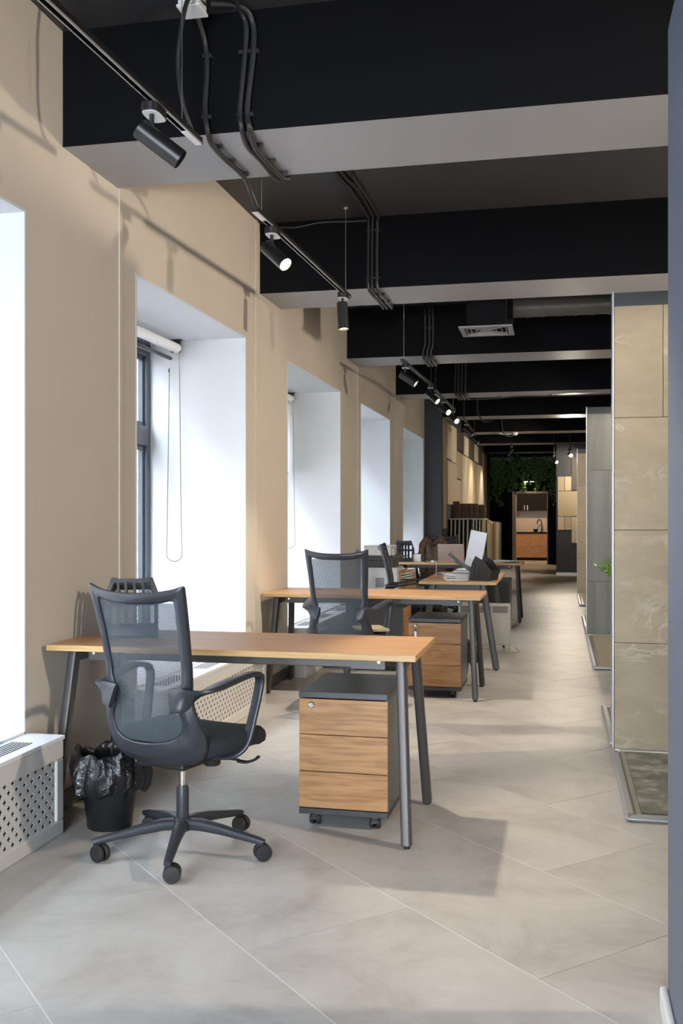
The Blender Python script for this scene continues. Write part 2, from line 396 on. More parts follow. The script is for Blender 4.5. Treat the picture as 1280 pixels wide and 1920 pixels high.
def roller_blind(a, b, drop, label, y_chain):
    r = empty('roller_blind', (-2.64, (a + b) / 2, 2.48)); tag(r, label, 'blind', 'roller blinds in the window recesses'); h = (b - a) / 2 - .035
    MB().tube([(0, -h, 0), (0, h, 0)], .034, 20).build('roll', 'white_laminate', r, smooth=True)
    for s in (-1, 1):
        q = MB(); q.box(-.045, .03, s * h - .004, s * h + .004, -.03, .06); q.box(-.045, .045, s * h - .03, s * h + .004, .052, .058)
        q.build('bracket', 'printer_dark', r, bevel=.003)
        MB().lathe([(.026, -.006), (.033, 0), (.02, .010)], 20, Matrix.Translation((0, s * (h + .002), 0)) @ axes((0, s, 0))).build('end_cap', 'logo_grey', r, smooth=True)
    if drop > .05:
        B(-.0325, -.031, -h + .03, h - .03, -drop, 0).build('fabric', 'blind_fabric', r)
    MB().tube([(-.034, -h + .03, -drop - .055), (-.034, h - .03, -drop - .055)], .014, 12).build('bottom_bar', 'printer_dark', r, smooth=True) if drop < .05 else MB().tube([(-.032, -h + .03, -drop), (-.032, h - .03, -drop)], .012, 12).build('bottom_bar', 'white_plastic', r, smooth=True)
    # bead chain loop
    pts = [(.02, h - .0, -.03)]; L_ = 1.5
    for q in range(1, 14): pts.append((.02 + .022 * q / 13, h - .006 + .012 * math.sin(q * .5) * .3, -.03 - L_ * .95 * q / 13))
    for q in range(1, 9):
        a_ = math.pi * q / 9; pts.append((-.015 + .057 * math.cos(a_), h - .008, -.03 - L_ * .95 - .05 * math.sin(a_)))
    for q in range(13, 0, -1): pts.append((-.05 - .022 * q / 13, h - .006, -.03 - L_ * .95 * q / 13))
    bm_ = MB()
    P = cr(pts, 10)
    bm_.tube(P, [(.0038 if i % 2 else .0022) for i in range(len(P))], 5)
    bm_.build('bead_chain', 'logo_grey', r)
    B(-.058, -.050, h - .012, h - .002, -.17, -.145).build('chain_stop', 'printer_dark', r)
    return r
for i, (a, b) in enumerate(WIN): window(i, a, b)
roller_blind(*WIN[1], .02, 'white roller blind rolled up in the window beside the near radiator cover', 0)
roller_blind(*WIN[2], .02, 'rolled-up white roller blind with long bead chain above the first desk', 0)
roller_blind(*WIN[3], .75, 'half lowered roller blind in the window behind the second desk', 0)
roller_blind(*WIN[5], 1.3, 'lowered roller blind in the last window before the charcoal pier', 0)

# neighbouring house and street seen through the glass
nb = empty('neighbouring_building', (-8.2, 6, -3)); tag(nb, 'pink rendered building across the street seen through the window', 'building')
B(-1, 0, -16, 26, 0, 10.5).build('facade', 'facade_pink', nb)
for q in range(11):
    for zz in (3.2, 6.0):
        y = -14 + q * 3.4
        wv = B(0, .03, y, y + 1.3, zz, zz + 1.6).build('window', 'white_paint', nb); B(.03, .04, y + .1, y + 1.2, zz + .1, zz + 1.5).build('pane', 'window_frame', wv)
struct(B(-30, WX - .8, -30, 40, -3.1, -3.0).build('ground_street', 'asphalt'))

# ceiling and beams
struct(B(WX - .75, XR + .1, Y0 - .1, Y1 + .1, CEIL_Z, CEIL_Z + .12).build('ceiling', 'ceiling_lit_black'), 'black painted ceiling between heavy beams')
BEAMS = [-2.0, 1.0, 4.0, 6.94, 9.97, 13.08, 16.15, 19.2, 22.25, 25.3]
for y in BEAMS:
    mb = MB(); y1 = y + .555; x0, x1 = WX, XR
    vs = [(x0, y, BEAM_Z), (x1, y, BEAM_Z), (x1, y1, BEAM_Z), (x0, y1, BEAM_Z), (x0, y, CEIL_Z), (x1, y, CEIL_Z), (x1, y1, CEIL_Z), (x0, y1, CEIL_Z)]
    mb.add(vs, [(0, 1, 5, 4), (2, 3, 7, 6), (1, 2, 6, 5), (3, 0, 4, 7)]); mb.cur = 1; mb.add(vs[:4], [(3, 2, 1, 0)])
    struct(mb.build('beam', ['black_paint', 'soffit_lit_black']), 'black painted ceiling beam with reflected light coloured onto its underside')
fw_ = MB(); fw_.box(WX - .75, GX0, Y0 - .12, Y0, 0, CEIL_Z); fw_.box(GX1, XR + .1, Y0 - .12, Y0, 0, CEIL_Z); fw_.box(GX0, GX1, Y0 - .12, Y0, GZ1, CEIL_Z); fw_.box(GX0, GX1, Y0 - .12, Y0, 0, GZ0)
struct(fw_.build('wall_front', 'wall_paint'), 'beige wall with added fill-light glazing behind the camera')
r = empty('window_8', (0, 0, 0)); struct(r, 'added fill-light glazing behind the camera')  # added so daylight reaches the furniture fronts
f = MB()
for x in (GX0, (GX0 + GX1) / 2 - .03, GX1 - .06): f.box(x, x + .06, Y0 - .08, Y0 - .02, GZ0, GZ1)
f.box(GX0, GX1, Y0 - .08, Y0 - .02, GZ0, GZ0 + .06); f.box(GX0, GX1, Y0 - .08, Y0 - .02, GZ1 - .06, GZ1)
f.build('window_frame', 'window_frame', r)
B(GX0 + .06, GX1 - .06, Y0 - .052, Y0 - .048, GZ0 + .06, GZ1 - .06).build('pane', 'clear_glass', r)
struct(B(XR, XR + .1, Y0, Y1, 0, CEIL_Z).build('wall_right', 'wall_paint'))

# wall at the camera's elbow
wr = struct(B(.275, .40, Y0, 2.70, 0, 2.56).build('wall_elbow', 'slate_wall', bevel=.002), 'slate blue partition wall at the picture edge')
struct(B(.255, .275, Y0, 2.71, 0, .065).build('baseboard_elbow', 'white_plastic', bevel=.008, seg=3), 'white skirting along the slate blue partition')
struct(B(.275, .40, 2.70, 2.712, 0, .065).build('baseboard_elbow_return', 'white_plastic', bevel=.006, seg=3))

# wing walls clad with stone tiles, edge trims, display platforms
def wing(i, y, mtile, rows, vj, top, label, tm='trim_alu'):
    wv = struct(B(.289, XR, y + .012, y + .11, 0, top + .075).build('wall_wing_%d' % i, 'black_paint'), label)
    B(.280, .289, y - .004, y + .114, 0, top + .078).build('edge_trim', tm, wv, bevel=.002)
    for k in range(len(rows) - 1):
        xs = [.290] + vj[k] + [XR]
        for q in range(len(xs) - 1):
            B(xs[q] + .0012, xs[q + 1] - .0012, y, y + .012, rows[k] + .0012, rows[k + 1] - .0012).build('tile', mtile, wv, bevel=.0012, seg=1)
    B(.289, XR, y + .002, y + .012, top, top + .072).build('top_band', 'ped_black', wv)
wing(1, 5.60, 'slate_beige', [0.0, .603, 1.218, 1.83, 2.44], [[1.49], [.9, 2.1], [1.49], [.545, 1.745]], 2.44, 'wing wall clad in beige slate-look tiles')
wing(2, 11.0, 'travertine', [0.0, .595, 1.79, 2.40], [[.87, 1.47], [.87, 1.47], [.87, 1.47]], 2.40, 'wing wall clad in grey vertical-grain tiles')
wing(3, 16.85, 'panel_beige', [0.0, .6, 1.2, 1.8, 2.34], [[.87], [.87], [.87], [.87]], 2.34, 'wing wall clad in warm beige tiles')
def platform(y0, y1, mt, label):
    r = empty('display_platform', (.27, y0, 0)); tag(r, label, 'platform', 'display platforms along the walkway'); d = y1 - y0; h = .028; t = .048
    B(t, 2.6, t, d - t, 0, .006).build('base', 'ped_black', r)
    nx = 4
    for q in range(nx):
        x0 = t + .022 + q * .62
        for yy in ([0, d / 2] if d > 1.5 else [0]):
            y_a = max(yy, t + .022); y_b = (yy + (d / 2 if d > 1.5 else d)); y_b = min(y_b, d - t)
            B(x0 + .001, x0 + .619, y_a + .001, y_b - .001, .006, h - .004).build('tile', mt, r, bevel=.001, seg=1)
    for nm, v in (('edge_trim', [(0, 0), (t, t), (t, d - t), (0, d)]), ('edge_trim', [(0, 0), (2.6, 0), (2.6, t), (t, t)]), ('edge_trim', [(0, d), (t, d - t), (2.6, d - t), (2.6, d)])):
        MB().prism(v, 0, h).build(nm, 'trim_alu', r, bevel=.012, seg=1)
    B(t, t + .022, t, d - t, .006, h - .006).build('inner_lip', 'steel', r)
    return r
platform(4.34, 5.595, 'marble_green', 'low floor platform of dark green marble before the beige slate wing wall')
platform(5.73, 6.89, 'platform_tan', 'low tan tiled floor platform just behind the beige slate wing wall')
platform(8.60, 10.99, 'platform_tan', 'low tan floor platform before the grey vertical-grain wing wall')
platform(11.13, 13.03, 'platform_tan', 'low floor platform behind the grey vertical-grain wing wall')
platform(14.66, 16.84, 'platform_tan', 'low floor platform before the warm beige wing wall')

# charcoal pier, display wall, end wall
disp = struct(B(WX - .75, -1.857, 15.95, Y1, 0, CEIL_Z).build('wall_display', 'charcoal_wall'), 'charcoal wall hung with tile samples')
# sample panels hung on the display wall (x is the wall face)
SP = [(16.05, 16.45, 1.10, 2.9, 'sample_tan'), (16.45, 17.25, 2.28, 2.88, 'sample_beige'), (16.6, 18.1, 1.50, 2.24, 'sample_beige'), (17.3, 18.2, 2.26, 2.9, 'sample_cream'), (18.25, 19.5, 2.55, 2.9, 'sample_dark'),
      (18.15, 19.1, 2.0, 2.5, 'sample_tan'), (18.15, 19.1, 1.44, 1.98, 'sample_beige'), (19.15, 20.2, 1.5, 2.5, 'sample_cream'), (19.55, 20.6, 2.53, 2.9, 'sample_cream'), (20.25, 21.5, 1.45, 2.5, 'sample_beige'),
      (20.65, 22.0, 2.53, 2.9, 'sample_dark'), (21.55, 22.8, 1.45, 2.5, 'sample_tan'), (22.05, 23.1, 2.53, 2.9, 'sample_cream'), (22.85, 24.3, 1.45, 2.5, 'sample_cream'), (23.15, 24.6, 2.53, 2.9, 'sample_dark'), (24.35, 25.8, 1.4, 2.88, 'sample_cream')]
for a, b, z0, z1, mm in SP:
    B(-1.857, -1.857 + random.uniform(.012, .03), a, b, z0, z1).build('panel', mm, disp, bevel=.002, seg=1)
DW0, DW1, DZ = -1.27, -.315, 1.985
ew = MB(); ew.box(-1.857, DW0, Y1, Y1 + .3, 0, CEIL_Z); ew.box(DW1, XR, Y1, Y1 + .3, 0, CEIL_Z); ew.box(DW0, DW1, Y1, Y1 + .3, DZ, CEIL_Z)
struct(ew.build('wall_end', 'black_paint'), 'black end wall with open kitchen doorway')
dt = MB(); dt.box(DW0, DW0 + .10, Y1 - .01, Y1 + .31, 0, DZ); dt.box(DW1 - .02, DW1, Y1 - .01, Y1 + .31, 0, DZ); dt.box(DW0 + .10, DW1 - .02, Y1 - .01, Y1 + .31, DZ - .05, DZ)
struct(dt.build('door_1', 'door_trim_lit', bevel=.003), 'timber lining of the kitchen doorway, kitchen light in its colour')
struct(B(-.075, XR, 22.42, 22.6, 0, BEAM_Z).build('wall_sample', 'charcoal_wall'), 'charcoal cross wall hung with tile samples')
sw = bpy.data.objects['wall_sample']
for x0, x1, z0, z1, mm in ((-.045, .10, 1.86, 2.18, 'sample_tan'), (.105, .252, 1.86, 2.18, 'sample_beige'), (-.045, .9, 1.30, 1.855, 'sample_tan'), (-.045, .10, 1.0, 1.295, 'sample_beige'), (.105, .252, 1.0, 1.295, 'sample_tan'), (.255, .9, .71, 1.29, 'sample_beige'), (.255, .9, 1.87, 2.6, 'sample_dark')):
    B(x0 + .002, x1 - .002, 22.40, 22.42, z0 + .002, z1 - .002).build('panel', mm, sw, bevel=.002, seg=1)
struct(B(-.078, XR, 22.405, 22.42, 0, .06).build('baseboard_sample', 'white_plastic'))

# kitchen
struct(B(-3.0, 1.2, 30.42, 30.5, 0, 2.8).build('wall_kitchen', 'backsplash')); struct(B(-3.0, -2.9, 27.8, 30.42, 0, 2.8).build('wall_kitchen_left', 'wall_paint')); struct(B(1.1, 1.2, 27.8, 30.42, 0, 2.8).build('wall_kitchen_right', 'wall_paint'))
struct(B(-3.0, 1.2, 27.8, 30.5, 2.6, 2.7).build('ceiling_kitchen', 'black_paint')); struct(B(-3, 1.2, 27.5, 30.5, -.003, 0).build('floor_kitchen', 'platform_tan'))
for q, (x0, x1, lab) in enumerate(((-1.75, -.86, 'teak kitchen base cabinet nearest the timber door lining'), (-.86, -.56, 'narrow teak kitchen base cabinet under the tap'), (-.56, .4, 'teak kitchen base cabinet cut off by the doorway edge'))):
    r = empty('base_cabinet', (x0, 29.82, 0)); tag(r, lab, 'cabinet', 'kitchen base cabinets'); W_ = x1 - x0
    B(.0, W_, .02, .58, .08, .80).build('body', 'teak_front', r); B(.0, W_, .05, .5, 0, .08).build('plinth', 'kitchen_dark', r)
    for z0, z1 in ((.085, .40), (.405, .62), (.625, .795)): B(.004, W_ - .004, 0, .02, z0, z1).build('drawer', 'teak_front', r, bevel=.002)
tag(B(-1.76, .41, 29.79, 30.41, .80, .835).build('worktop', 'kitchen_dark', bevel=.003), 'dark worktop along the kitchen base cabinets', 'worktop')
for x0, x1, lab in ((-1.75, -.98, 'dark kitchen wall cabinet above the splashback beside the door lining'), (-.98, -.2, 'dark kitchen wall cabinet above the kitchen tap')):
    r = empty('wall_cabinet', (x0, 30.05, 1.47)); tag(r, lab, 'cabinet', 'kitchen wall cabinets'); W_ = x1 - x0
    B(0, W_, .02, .36, 0, .75).build('body', 'kitchen_dark', r); dd = B(.003, W_ - .003, 0, .02, .003, .747).build('door', 'kitchen_dark', r, bevel=.002); B(W_ - .06 if x0 < -1.5 else .03, (W_ - .06 if x0 < -1.5 else .03) + .02, -.02, 0, .02, .16).build('handle', 'steel', dd)
r = empty('kitchen_tap', (-.53, 30.2, .835)); tag(r, 'tall black gooseneck kitchen tap on the dark worktop', 'tap')
MB().tube(cr([(0, 0, 0), (0, 0, .25), (-.02, 0, .34), (-.08, 0, .365), (-.12, 0, .32), (-.125, 0, .24)], 6), .016, 10).build('spout', 'black_plastic', r, smooth=True); MB().lathe([(.03, 0), (.03, .02), (.02, .05)], 14).build('base', 'black_plastic', r, smooth=True); B(.01, .09, -.01, .01, .06, .075).build('lever', 'black_plastic', r, bevel=.003)
tag(B(-.98, -.83, 30.0, 30.1, .836, .868).build('sponge', 'yellow', bevel=.012), 'yellow sponge on the kitchen worktop', 'sponge')
r = empty('dish_bowl', (-.70, 30.05, .836)); tag(r, 'small dark bowl on the kitchen worktop beside the tap', 'bowl'); MB().lathe([(.035, 0), (.075, .06), (.08, .085), (.074, .085), (.03, .012)], 18).build('bowl_body', 'kitchen_dark', r, smooth=True)
kl = bpy.data.lights.new('kitchen_light', 'POINT'); kl.energy = 50; kl.color = (1, .72, .45); kl.shadow_soft_size = .12
r = empty('kitchen_lamp', (-.75, 28.5, 2.6)); tag(r, 'pair of small kitchen ceiling downlights beyond the doorway', 'lamp'); MB().lathe([(.07, 0), (.07, -.05), (.05, -.05), (.05, -.01)], 18).build('housing', 'black_plastic', r, smooth=True); MB().lathe([(.048, -.03), (.048, -.032)], 16).build('lens', 'lamp_on', r)
o = bpy.data.objects.new('kitchen_light', kl); COL.objects.link(o); o.parent = r; o.location = (0, 0, -.2)

# ================================================================== TRACK LIGHTING
TX = -1.447
def aim_m(d): return axes(d)
def spot(name_loc, d, label, on, energy=0, size=58, group='track spotlights along the window wall', scale=1.0, blend=.5, color=(1, .87, .70), stem=.055, soft=.03):
    # origin: underside of the track; body hangs below
    r = empty('track_spotlight', name_loc); tag(r, label, 'spotlight', group)
    q = MB(); 
    ov = [(.034 * math.copysign(abs(math.cos(a)) ** .6, math.cos(a)), .062 * math.copysign(abs(math.sin(a)) ** .6, math.sin(a))) for a in [2 * math.pi * k / 20 for k in range(20)]]
    q.prism(ov, -.034, .0).build('adapter', 'track_black', r, smooth=True, bevel=.003)
    MB().prism([(x * .93, y * .93) for x, y in ov], -.036, -.034).build('adapter_face', 'white_plastic', r)
    MB().tube([(0, -.02, -.03), (0, -.02, -.03 - stem)], .009, 10).build('stem', 'track_black', r, smooth=True)
    c = Vector((0, -.02, -.03 - stem)); d = Vector(d).normalized()
    # the body pivots near its rear third
    cc = c + Vector((0, 0, -.036)) + d * .035
    A = Matrix.Translation(cc) @ axes(d); Lb, rb = .185, .037
    bd = MB().lathe([(rb - .004, -Lb / 2), (rb, -Lb / 2 + .004), (rb, Lb / 2), (rb - .003, Lb / 2), (rb - .004, Lb / 2 - .018), (.0, Lb / 2 - .018)], 28, A, cap=False)
    bd.add([A @ Vector(((rb - .004) * math.cos(2 * math.pi * k / 28), (rb - .004) * math.sin(2 * math.pi * k / 28), -Lb / 2)) for k in range(28)], [tuple(range(28))])
    body = bd.build('body', 'track_black', r, smooth=True)
    MB().lathe([(rb - .005, Lb / 2 - .012), (rb - .005, Lb / 2 - .014)], 24, A).build('lens', 'lamp_on' if on else 'lamp_off', body)
    if on and energy:
        l = bpy.data.lights.new('lamp_light', 'SPOT'); l.energy = energy; l.spot_size = R(size); l.spot_blend = blend; l.color = color; l.shadow_soft_size = soft
        o = bpy.data.objects.new('lamp_light', l); COL.objects.link(o); o.parent = r
        o.matrix_local = Matrix.Translation(cc + d * (Lb / 2 + .01)) @ axes(-d)
    return r
def track(p0, p1, wires, label, live=0):
    r = empty('lighting_track', p0); tag(r, label, 'lighting track', 'suspended lighting tracks along the window wall'); v = Vector(p1) - Vector(p0); A = axes(v.normalized(), (-1, 0, 0)); Ln = v.length
    w2, h = .0135, .0135
    mb = MB(); 
    for x0, x1, y0, y1 in ((-w2, w2, h - .008, h), (-w2, -w2 + .005, -h, h - .008), (w2 - .005, w2, -h, h - .008)): mb.box(x0, x1, y0, y1, 0, Ln, A)
    mb.build('channel', 'track_black', r)
    for s in (-1, 1):
        B(s * w2 - (.004 if s > 0 else 0), s * w2 + (.004 if s < 0 else 0), -h - .0012, -h, 0, Ln, A).build('contact_rail', 'track_lip', r)
        B(s * .0140 - .0006, s * .0140 + .0006, -h, -h + .006, 0, Ln, A).build('side_lip', 'track_lip', r)
    for z0 in (0, Ln):
        B(-w2 - .002, w2 + .002, -h - .002, h + .001, z0 - .004, z0 + .004, A).build('end_cap', 'track_black', r)
    if live: B(-w2, w2, -h - .003, -h, (.0 if live < 0 else Ln - .16), (.16 if live < 0 else Ln), A).build('feed_cover', 'white_plastic', r)
    for y in wires:
        t = (y - p0[1]) / (p1[1] - p0[1]); a = v * t
        ww = MB().tube([a + Vector((0, 0, .015)), (a.x, a.y, CEIL_Z - p0[2])], .0016, 6).build('suspension_wire', 'steel', r)
        MB().lathe([(.018, 0), (.018, -.006), (.005, -.014)], 14, Matrix.Translation((a.x, a.y, CEIL_Z - p0[2]))).build('ceiling_rosette', 'steel', r)
    return r
track((-1.447, 1.6, 2.745), (-1.43, 3.80, 2.815), (1.9, 3.62), 'black suspended lighting track running in from the top edge', 1)
track((-1.447, 4.60, 2.785), (-1.447, 6.80, 2.838), (4.72, 6.70), 'suspended lighting track between the first and second beam', -1)
track((-1.447, 9.22, 2.765), (-1.447, 11.48, 2.822), (9.32, 11.35), 'suspended lighting track starting under the third beam')
track((-1.447, 11.68, 2.80), (-1.447, 13.98, 2.795), (11.8, 13.8), 'suspended lighting track ending just past the fourth beam')
track((-1.447, 15.3, 2.815), (-1.447, 17.5, 2.735), (15.4, 17.3), 'farthest suspended lighting track above the tile rack')
rv = Vector((math.cos(.2169), math.sin(.2169), 0)); fv = Vector((-math.sin(.2169), math.cos(.2169), 0)); up = Vector((0, 0, 1))
def dv(r_, u_, f_): return rv * r_ + up * u_ + fv * f_
spot((-1.445, 3.38, 2.786), dv(.80, -.58, .12), 'unlit black track spotlight hanging nearest the top edge', False)
spot((-1.447, 4.92, 2.776), dv(.58, -.64, -.48), 'lit black track spotlight at the start of the second track', True, 80, 70)
spot((-1.447, 6.62, 2.817), dv(.06, -1, -.05), 'black track spotlight pointing straight down at the end of its track', True, 60, 75)
spot((-1.447, 9.42, 2.752), dv(.78, -.55, -.2), 'black track spotlight under the third beam, first of its track', True, 45, 70)
spot((-1.447, 11.30, 2.800), dv(.62, -.60, -.45), 'lit track spotlight at the far end of the third track', True, 30, 70)
spot((-1.447, 12.60, 2.780), dv(.45, -.42, -.78), 'bright spotlight facing the camera before the fourth beam', True, 26, 60)
spot((-1.447, 13.75, 2.778), dv(.35, -.42, -.82), 'bright spotlight facing the camera just past the fourth beam', True, 26, 60)
spot((-1.447, 15.75, 2.780), dv(.74, -.60, -.15), 'far dark spotlight above the tile samples, first on the last track', True, 45, 75)
spot((-1.447, 16.9, 2.738), dv(.74, -.60, -.15), 'far dark spotlight at the end of the last track', True, 45, 75)
# lamps on the far right, in front of the sample wall
def ceiling_spot(loc, d, label, energy, size=70, drop=.25, group='ceiling spotlights over the tile bays'):
    r = spot(loc, d, label, True, energy, size, group=group, soft=.07)
    MB().tube([(0, 0, 0), (0, 0, CEIL_Z - loc[2])], .008, 8).build('drop_rod', 'track_black', r)
    return r
ceiling_spot((.19, 20.0, 2.63), dv(.0, -.18, -1), 'dazzling warm spotlight shining at the camera above the far walkway', 60, 80)
ceiling_spot((-.12, 21.6, 2.62), dv(.3, -.4, -.8), 'small bright spotlight beside the hanging ivy', 50, 80)
ceiling_spot((-1.0, 21.2, 2.80), dv(-.55, -.75, .15), 'spotlight washing the far tile samples on the charcoal wall', 28, 90)
ceiling_spot((-1.0, 24.0, 2.80), dv(-.55, -.75, .1), 'last spotlight washing the tile samples next to the end wall', 28, 90)
# bay lamps behind the wing walls: warm light across the walkway on to the window wall
BAYS = [(2.4, 3.1, 2.62, (-1, .10, -.12), 'added fill spotlight over the green marble platform', 130), (2.8, 6.6, 2.56, (-1, .06, -.08), 'strong spotlight deep in the bay behind the beige slate wall', 165), (.95, 8.6, 2.62, (-.9, .0, -.6), 'spotlight over the walkway edge of the second bay', 26),  # first lamp added to brighten the near window wall
        (.95, 12.6, 2.62, (-1, .1, -.1), 'spotlight in the bay behind the grey vertical-grain wall', 24), (.95, 15.6, 2.62, (-1, 0, -.2), 'spotlight before the warm beige wing wall', 18), (.95, 18.4, 2.62, (-1, .15, -.3), 'spotlight in the bay behind the warm beige wing wall', 70), (.8, 20.9, 2.66, (-1, .25, -.35), 'added hidden spotlight brightening the tile racks from before the sample wall', 70), (.75, 21.3, 2.66, (-.45, .8, -.5), 'added hidden spotlight brightening the charcoal sample wall', 50)]  # last two added out of sight to brighten tile racks and sample wall
for x, y, z, d, lab, en in BAYS: ceiling_spot((x, y, z), d, lab, en, 100)
# lamps grazing the wing walls
for x, y, lab in ((1.0, 4.45, 'spotlight aimed at the beige slate wing wall'), (.95, 9.9, 'spotlight aimed at the grey vertical-grain wing wall'), (.8, 15.2, 'spotlight aimed at the warm beige wing wall')):
    ceiling_spot((x, y, 2.72), (-.25, .75, -.62), lab, 16, 80)

# ================================================================== CABLES ON THE BEAMS
def conduit(pts, r, label, corr=True, clips=(), name='cable_conduit', group='black cable conduits over the beams', k=6):
    P = cr(pts, k); root = empty(name, pts[0]); tag(root, label, 'cable', group); o0 = Vector(pts[0])
    Q = [Vector(p) - o0 for p in P]
    if corr:
        out = [Q[0]]
        for a, b in zip(Q, Q[1:]):
            n_ = max(1, int((b - a).length / .005))
            out += [a + (b - a) * (i + 1) / n_ for i in range(n_)]
        MB().tube(out, [r * (1.0 if i % 2 else .84) for i in range(len(out))], 8).build('conduit', 'cable_black', root, smooth=60)
    else: MB().tube(Q, r, 8).build('conduit', 'cable_black', root, smooth=True)
    for (x, y, z, ax) in clips:
        p = Vector((x, y, z)) - o0; e = r * 1.7
        if ax == 'y': B(p.x - e, p.x + e, p.y, p.y + .022, p.z - .008, p.z + .008).build('clip', 'cable_black', root, bevel=.002)
        else: B(p.x - e, p.x + e, p.y - .008, p.y + .008, p.z, p.z + .022).build('clip', 'cable_black', root, bevel=.002)
    return root
conduit([(-1.472, 3.90, 3.37), (-1.468, 3.975, 3.30), (-1.461, 3.98, 3.19), (-1.469, 3.98, 3.03), (-1.458, 3.975, 2.93), (-1.462, 4.05, 2.893), (-1.467, 4.25, 2.897), (-1.457, 4.45, 2.897), (-1.462, 4.58, 2.87), (-1.45, 4.66, 2.805)], .0125, 'black conduit from the white junction box across the first beam', clips=[(-1.464, 3.98, 3.25, 'y'), (-1.466, 3.98, 2.99, 'y'), (-1.464, 4.12, 2.90, 'z'), (-1.465, 4.30, 2.90, 'z'), (-1.458, 4.47, 2.90, 'z')])
conduit([(-1.30, 3.80, 3.415), (-1.30, 3.95, 3.405), (-1.286, 3.98, 3.33), (-1.302, 3.98, 3.13), (-1.314, 3.98, 2.995), (-1.305, 3.975, 2.925), (-1.317, 4.09, 2.893), (-1.314, 4.28, 2.897), (-1.314, 4.53, 2.897), (-1.314, 4.57, 2.93), (-1.314, 4.575, 3.10), (-1.33, 4.62, 3.40), (-1.33, 5.4, 3.41)], .0135, 'inner of the paired black conduits on the first beam', clips=[(-1.300, 3.98, 3.25, 'y'), (-1.308, 3.98, 2.985, 'y'), (-1.316, 4.12, 2.90, 'z'), (-1.314, 4.40, 2.90, 'z')])
conduit([(-1.40, 3.86, 3.40), (-1.29, 3.93, 3.41), (-1.258, 3.98, 3.36), (-1.256, 3.98, 3.24), (-1.277, 3.98, 3.06), (-1.282, 3.98, 2.98), (-1.270, 3.975, 2.92), (-1.29, 4.10, 2.893), (-1.295, 4.30, 2.897), (-1.282, 4.52, 2.897), (-1.25, 4.55, 2.90)], .0135, 'outer of the paired black conduits on the first beam', clips=[(-1.256, 3.98, 3.25, 'y'), (-1.28, 3.98, 2.985, 'y'), (-1.285, 4.14, 2.90, 'z'), (-1.285, 4.33, 2.90, 'z'), (-1.275, 4.50, 2.90, 'z')])
conduit([(-1.43, 3.86, 3.40), (-1.44, 3.72, 3.36), (-1.462, 3.68, 3.20), (-1.471, 3.68, 3.08), (-1.458, 3.68, 2.95), (-1.436, 3.70, 2.86), (-1.432, 3.74, 2.826)], .010, 'looped black conduit dropping from the junction box to the near track')
jb = empty('junction_box', (-1.47, 3.83, 3.37)); tag(jb, 'white electrical junction box on the ceiling beside the first beam', 'junction box')
MB().prism([(-.045, -.05), (.045, -.05), (.045, .05), (-.045, .05)], 0, .06).build('box_body', 'white_plastic', jb, bevel=.006)
B(-.05, .05, -.055, .055, -.012, 0).build('lid', 'white_plastic', jb, bevel=.004); MB().lathe([(.011, 0), (.011, .014)], 12, Matrix.Translation((-.01, -.05, .03)) @ axes((0, -1, 0))).build('gland', 'rubber', jb)
# second beam: three conduits off the ceiling, down the face and under
for i, (c0, c1, c2, xf, lab) in enumerate(((-1.342, -1.325, -1.325, -1.328, 'window-side conduit of the three on the second beam'), (-1.316, -1.274, -1.288, -1.300, 'middle conduit of the three on the second beam'), (-1.262, -1.255, -1.252, -1.266, 'room-side conduit of the three on the second beam'))):
    conduit([(c0, 4.70, 3.415), (c0, 5.95, 3.415), (c1, 6.28, 3.412), (c2, 6.86, 3.412), (xf, 6.918, 3.38), (xf - .002, 6.92, 3.07), (xf, 6.918, 2.93), (xf + .004, 6.985, 2.895), (xf + .004, 7.25, 2.897), (xf + .004, 7.47, 2.897), (xf + .004, 7.52, 2.91), (xf + .004, 7.525, 3.1)], .0105, lab, corr=False,
            clips=[(xf, 6.92, 3.33, 'y'), (xf, 6.92, 2.99, 'y'), (xf + .004, 7.1, 2.90, 'z'), (xf + .004, 7.33, 2.90, 'z')])
conduit([(-1.33, 6.925, 3.40), (-1.45, 6.925, 3.402), (-1.68, 6.925, 3.408), (-1.86, 6.925, 3.385), (-2.0, 6.925, 3.392), (-2.09, 6.92, 3.37)], .008, 'thin cable running along the top of the second beam to the window wall', corr=False, clips=[(-1.68, 6.925, 3.41, 'y'), (-1.36, 6.925, 3.403, 'y')])
for i, x in enumerate((-1.33, -1.287, -1.25)):
    conduit([(x, 9.0, 3.415), (x, 9.9, 3.415), (x, 9.948, 3.38), (x, 9.95, 3.05), (x - .02, 9.948, 2.95), (x - .015, 10.0, 2.895), (x - .03, 10.25, 2.897), (x - .03, 10.5, 2.897), (x - .03, 10.55, 2.93)], .012, ('window-side', 'middle', 'room-side')[i] + ' conduit of the three on the third beam', corr=False, clips=[(x, 9.95, 3.2, 'y'), (x - .02, 10.3, 2.9, 'z')])
for i, x in enumerate((-1.345, -1.305, -1.262, -1.215)):
    conduit([(x + .01, 12.0, 3.415), (x + .01, 12.95, 3.415), (x + .01, 13.05, 3.36), (x, 13.06, 3.0), (x, 13.058, 2.93), (x + .01, 13.10, 2.895), (x, 13.35, 2.897), (x, 13.6, 2.897), (x, 13.66, 2.93)], .014, ('first', 'second', 'third', 'fourth')[i] + ' from the window wall of the conduits on the fourth beam', corr=False)
conduit([(-1.21, 13.55, 2.903), (-1.157, 13.60, 2.895), (-.854, 13.58, 2.898), (-.555, 13.50, 2.905), (-.063, 13.5, 2.902), (.66, 13.48, 2.903), (1.6, 13.48, 2.903)], .009, 'single thin cable crossing the underside of the fourth beam', corr=False, clips=[(-.8, 13.56, 2.9, 'z'), (-.12, 13.5, 2.9, 'z')])
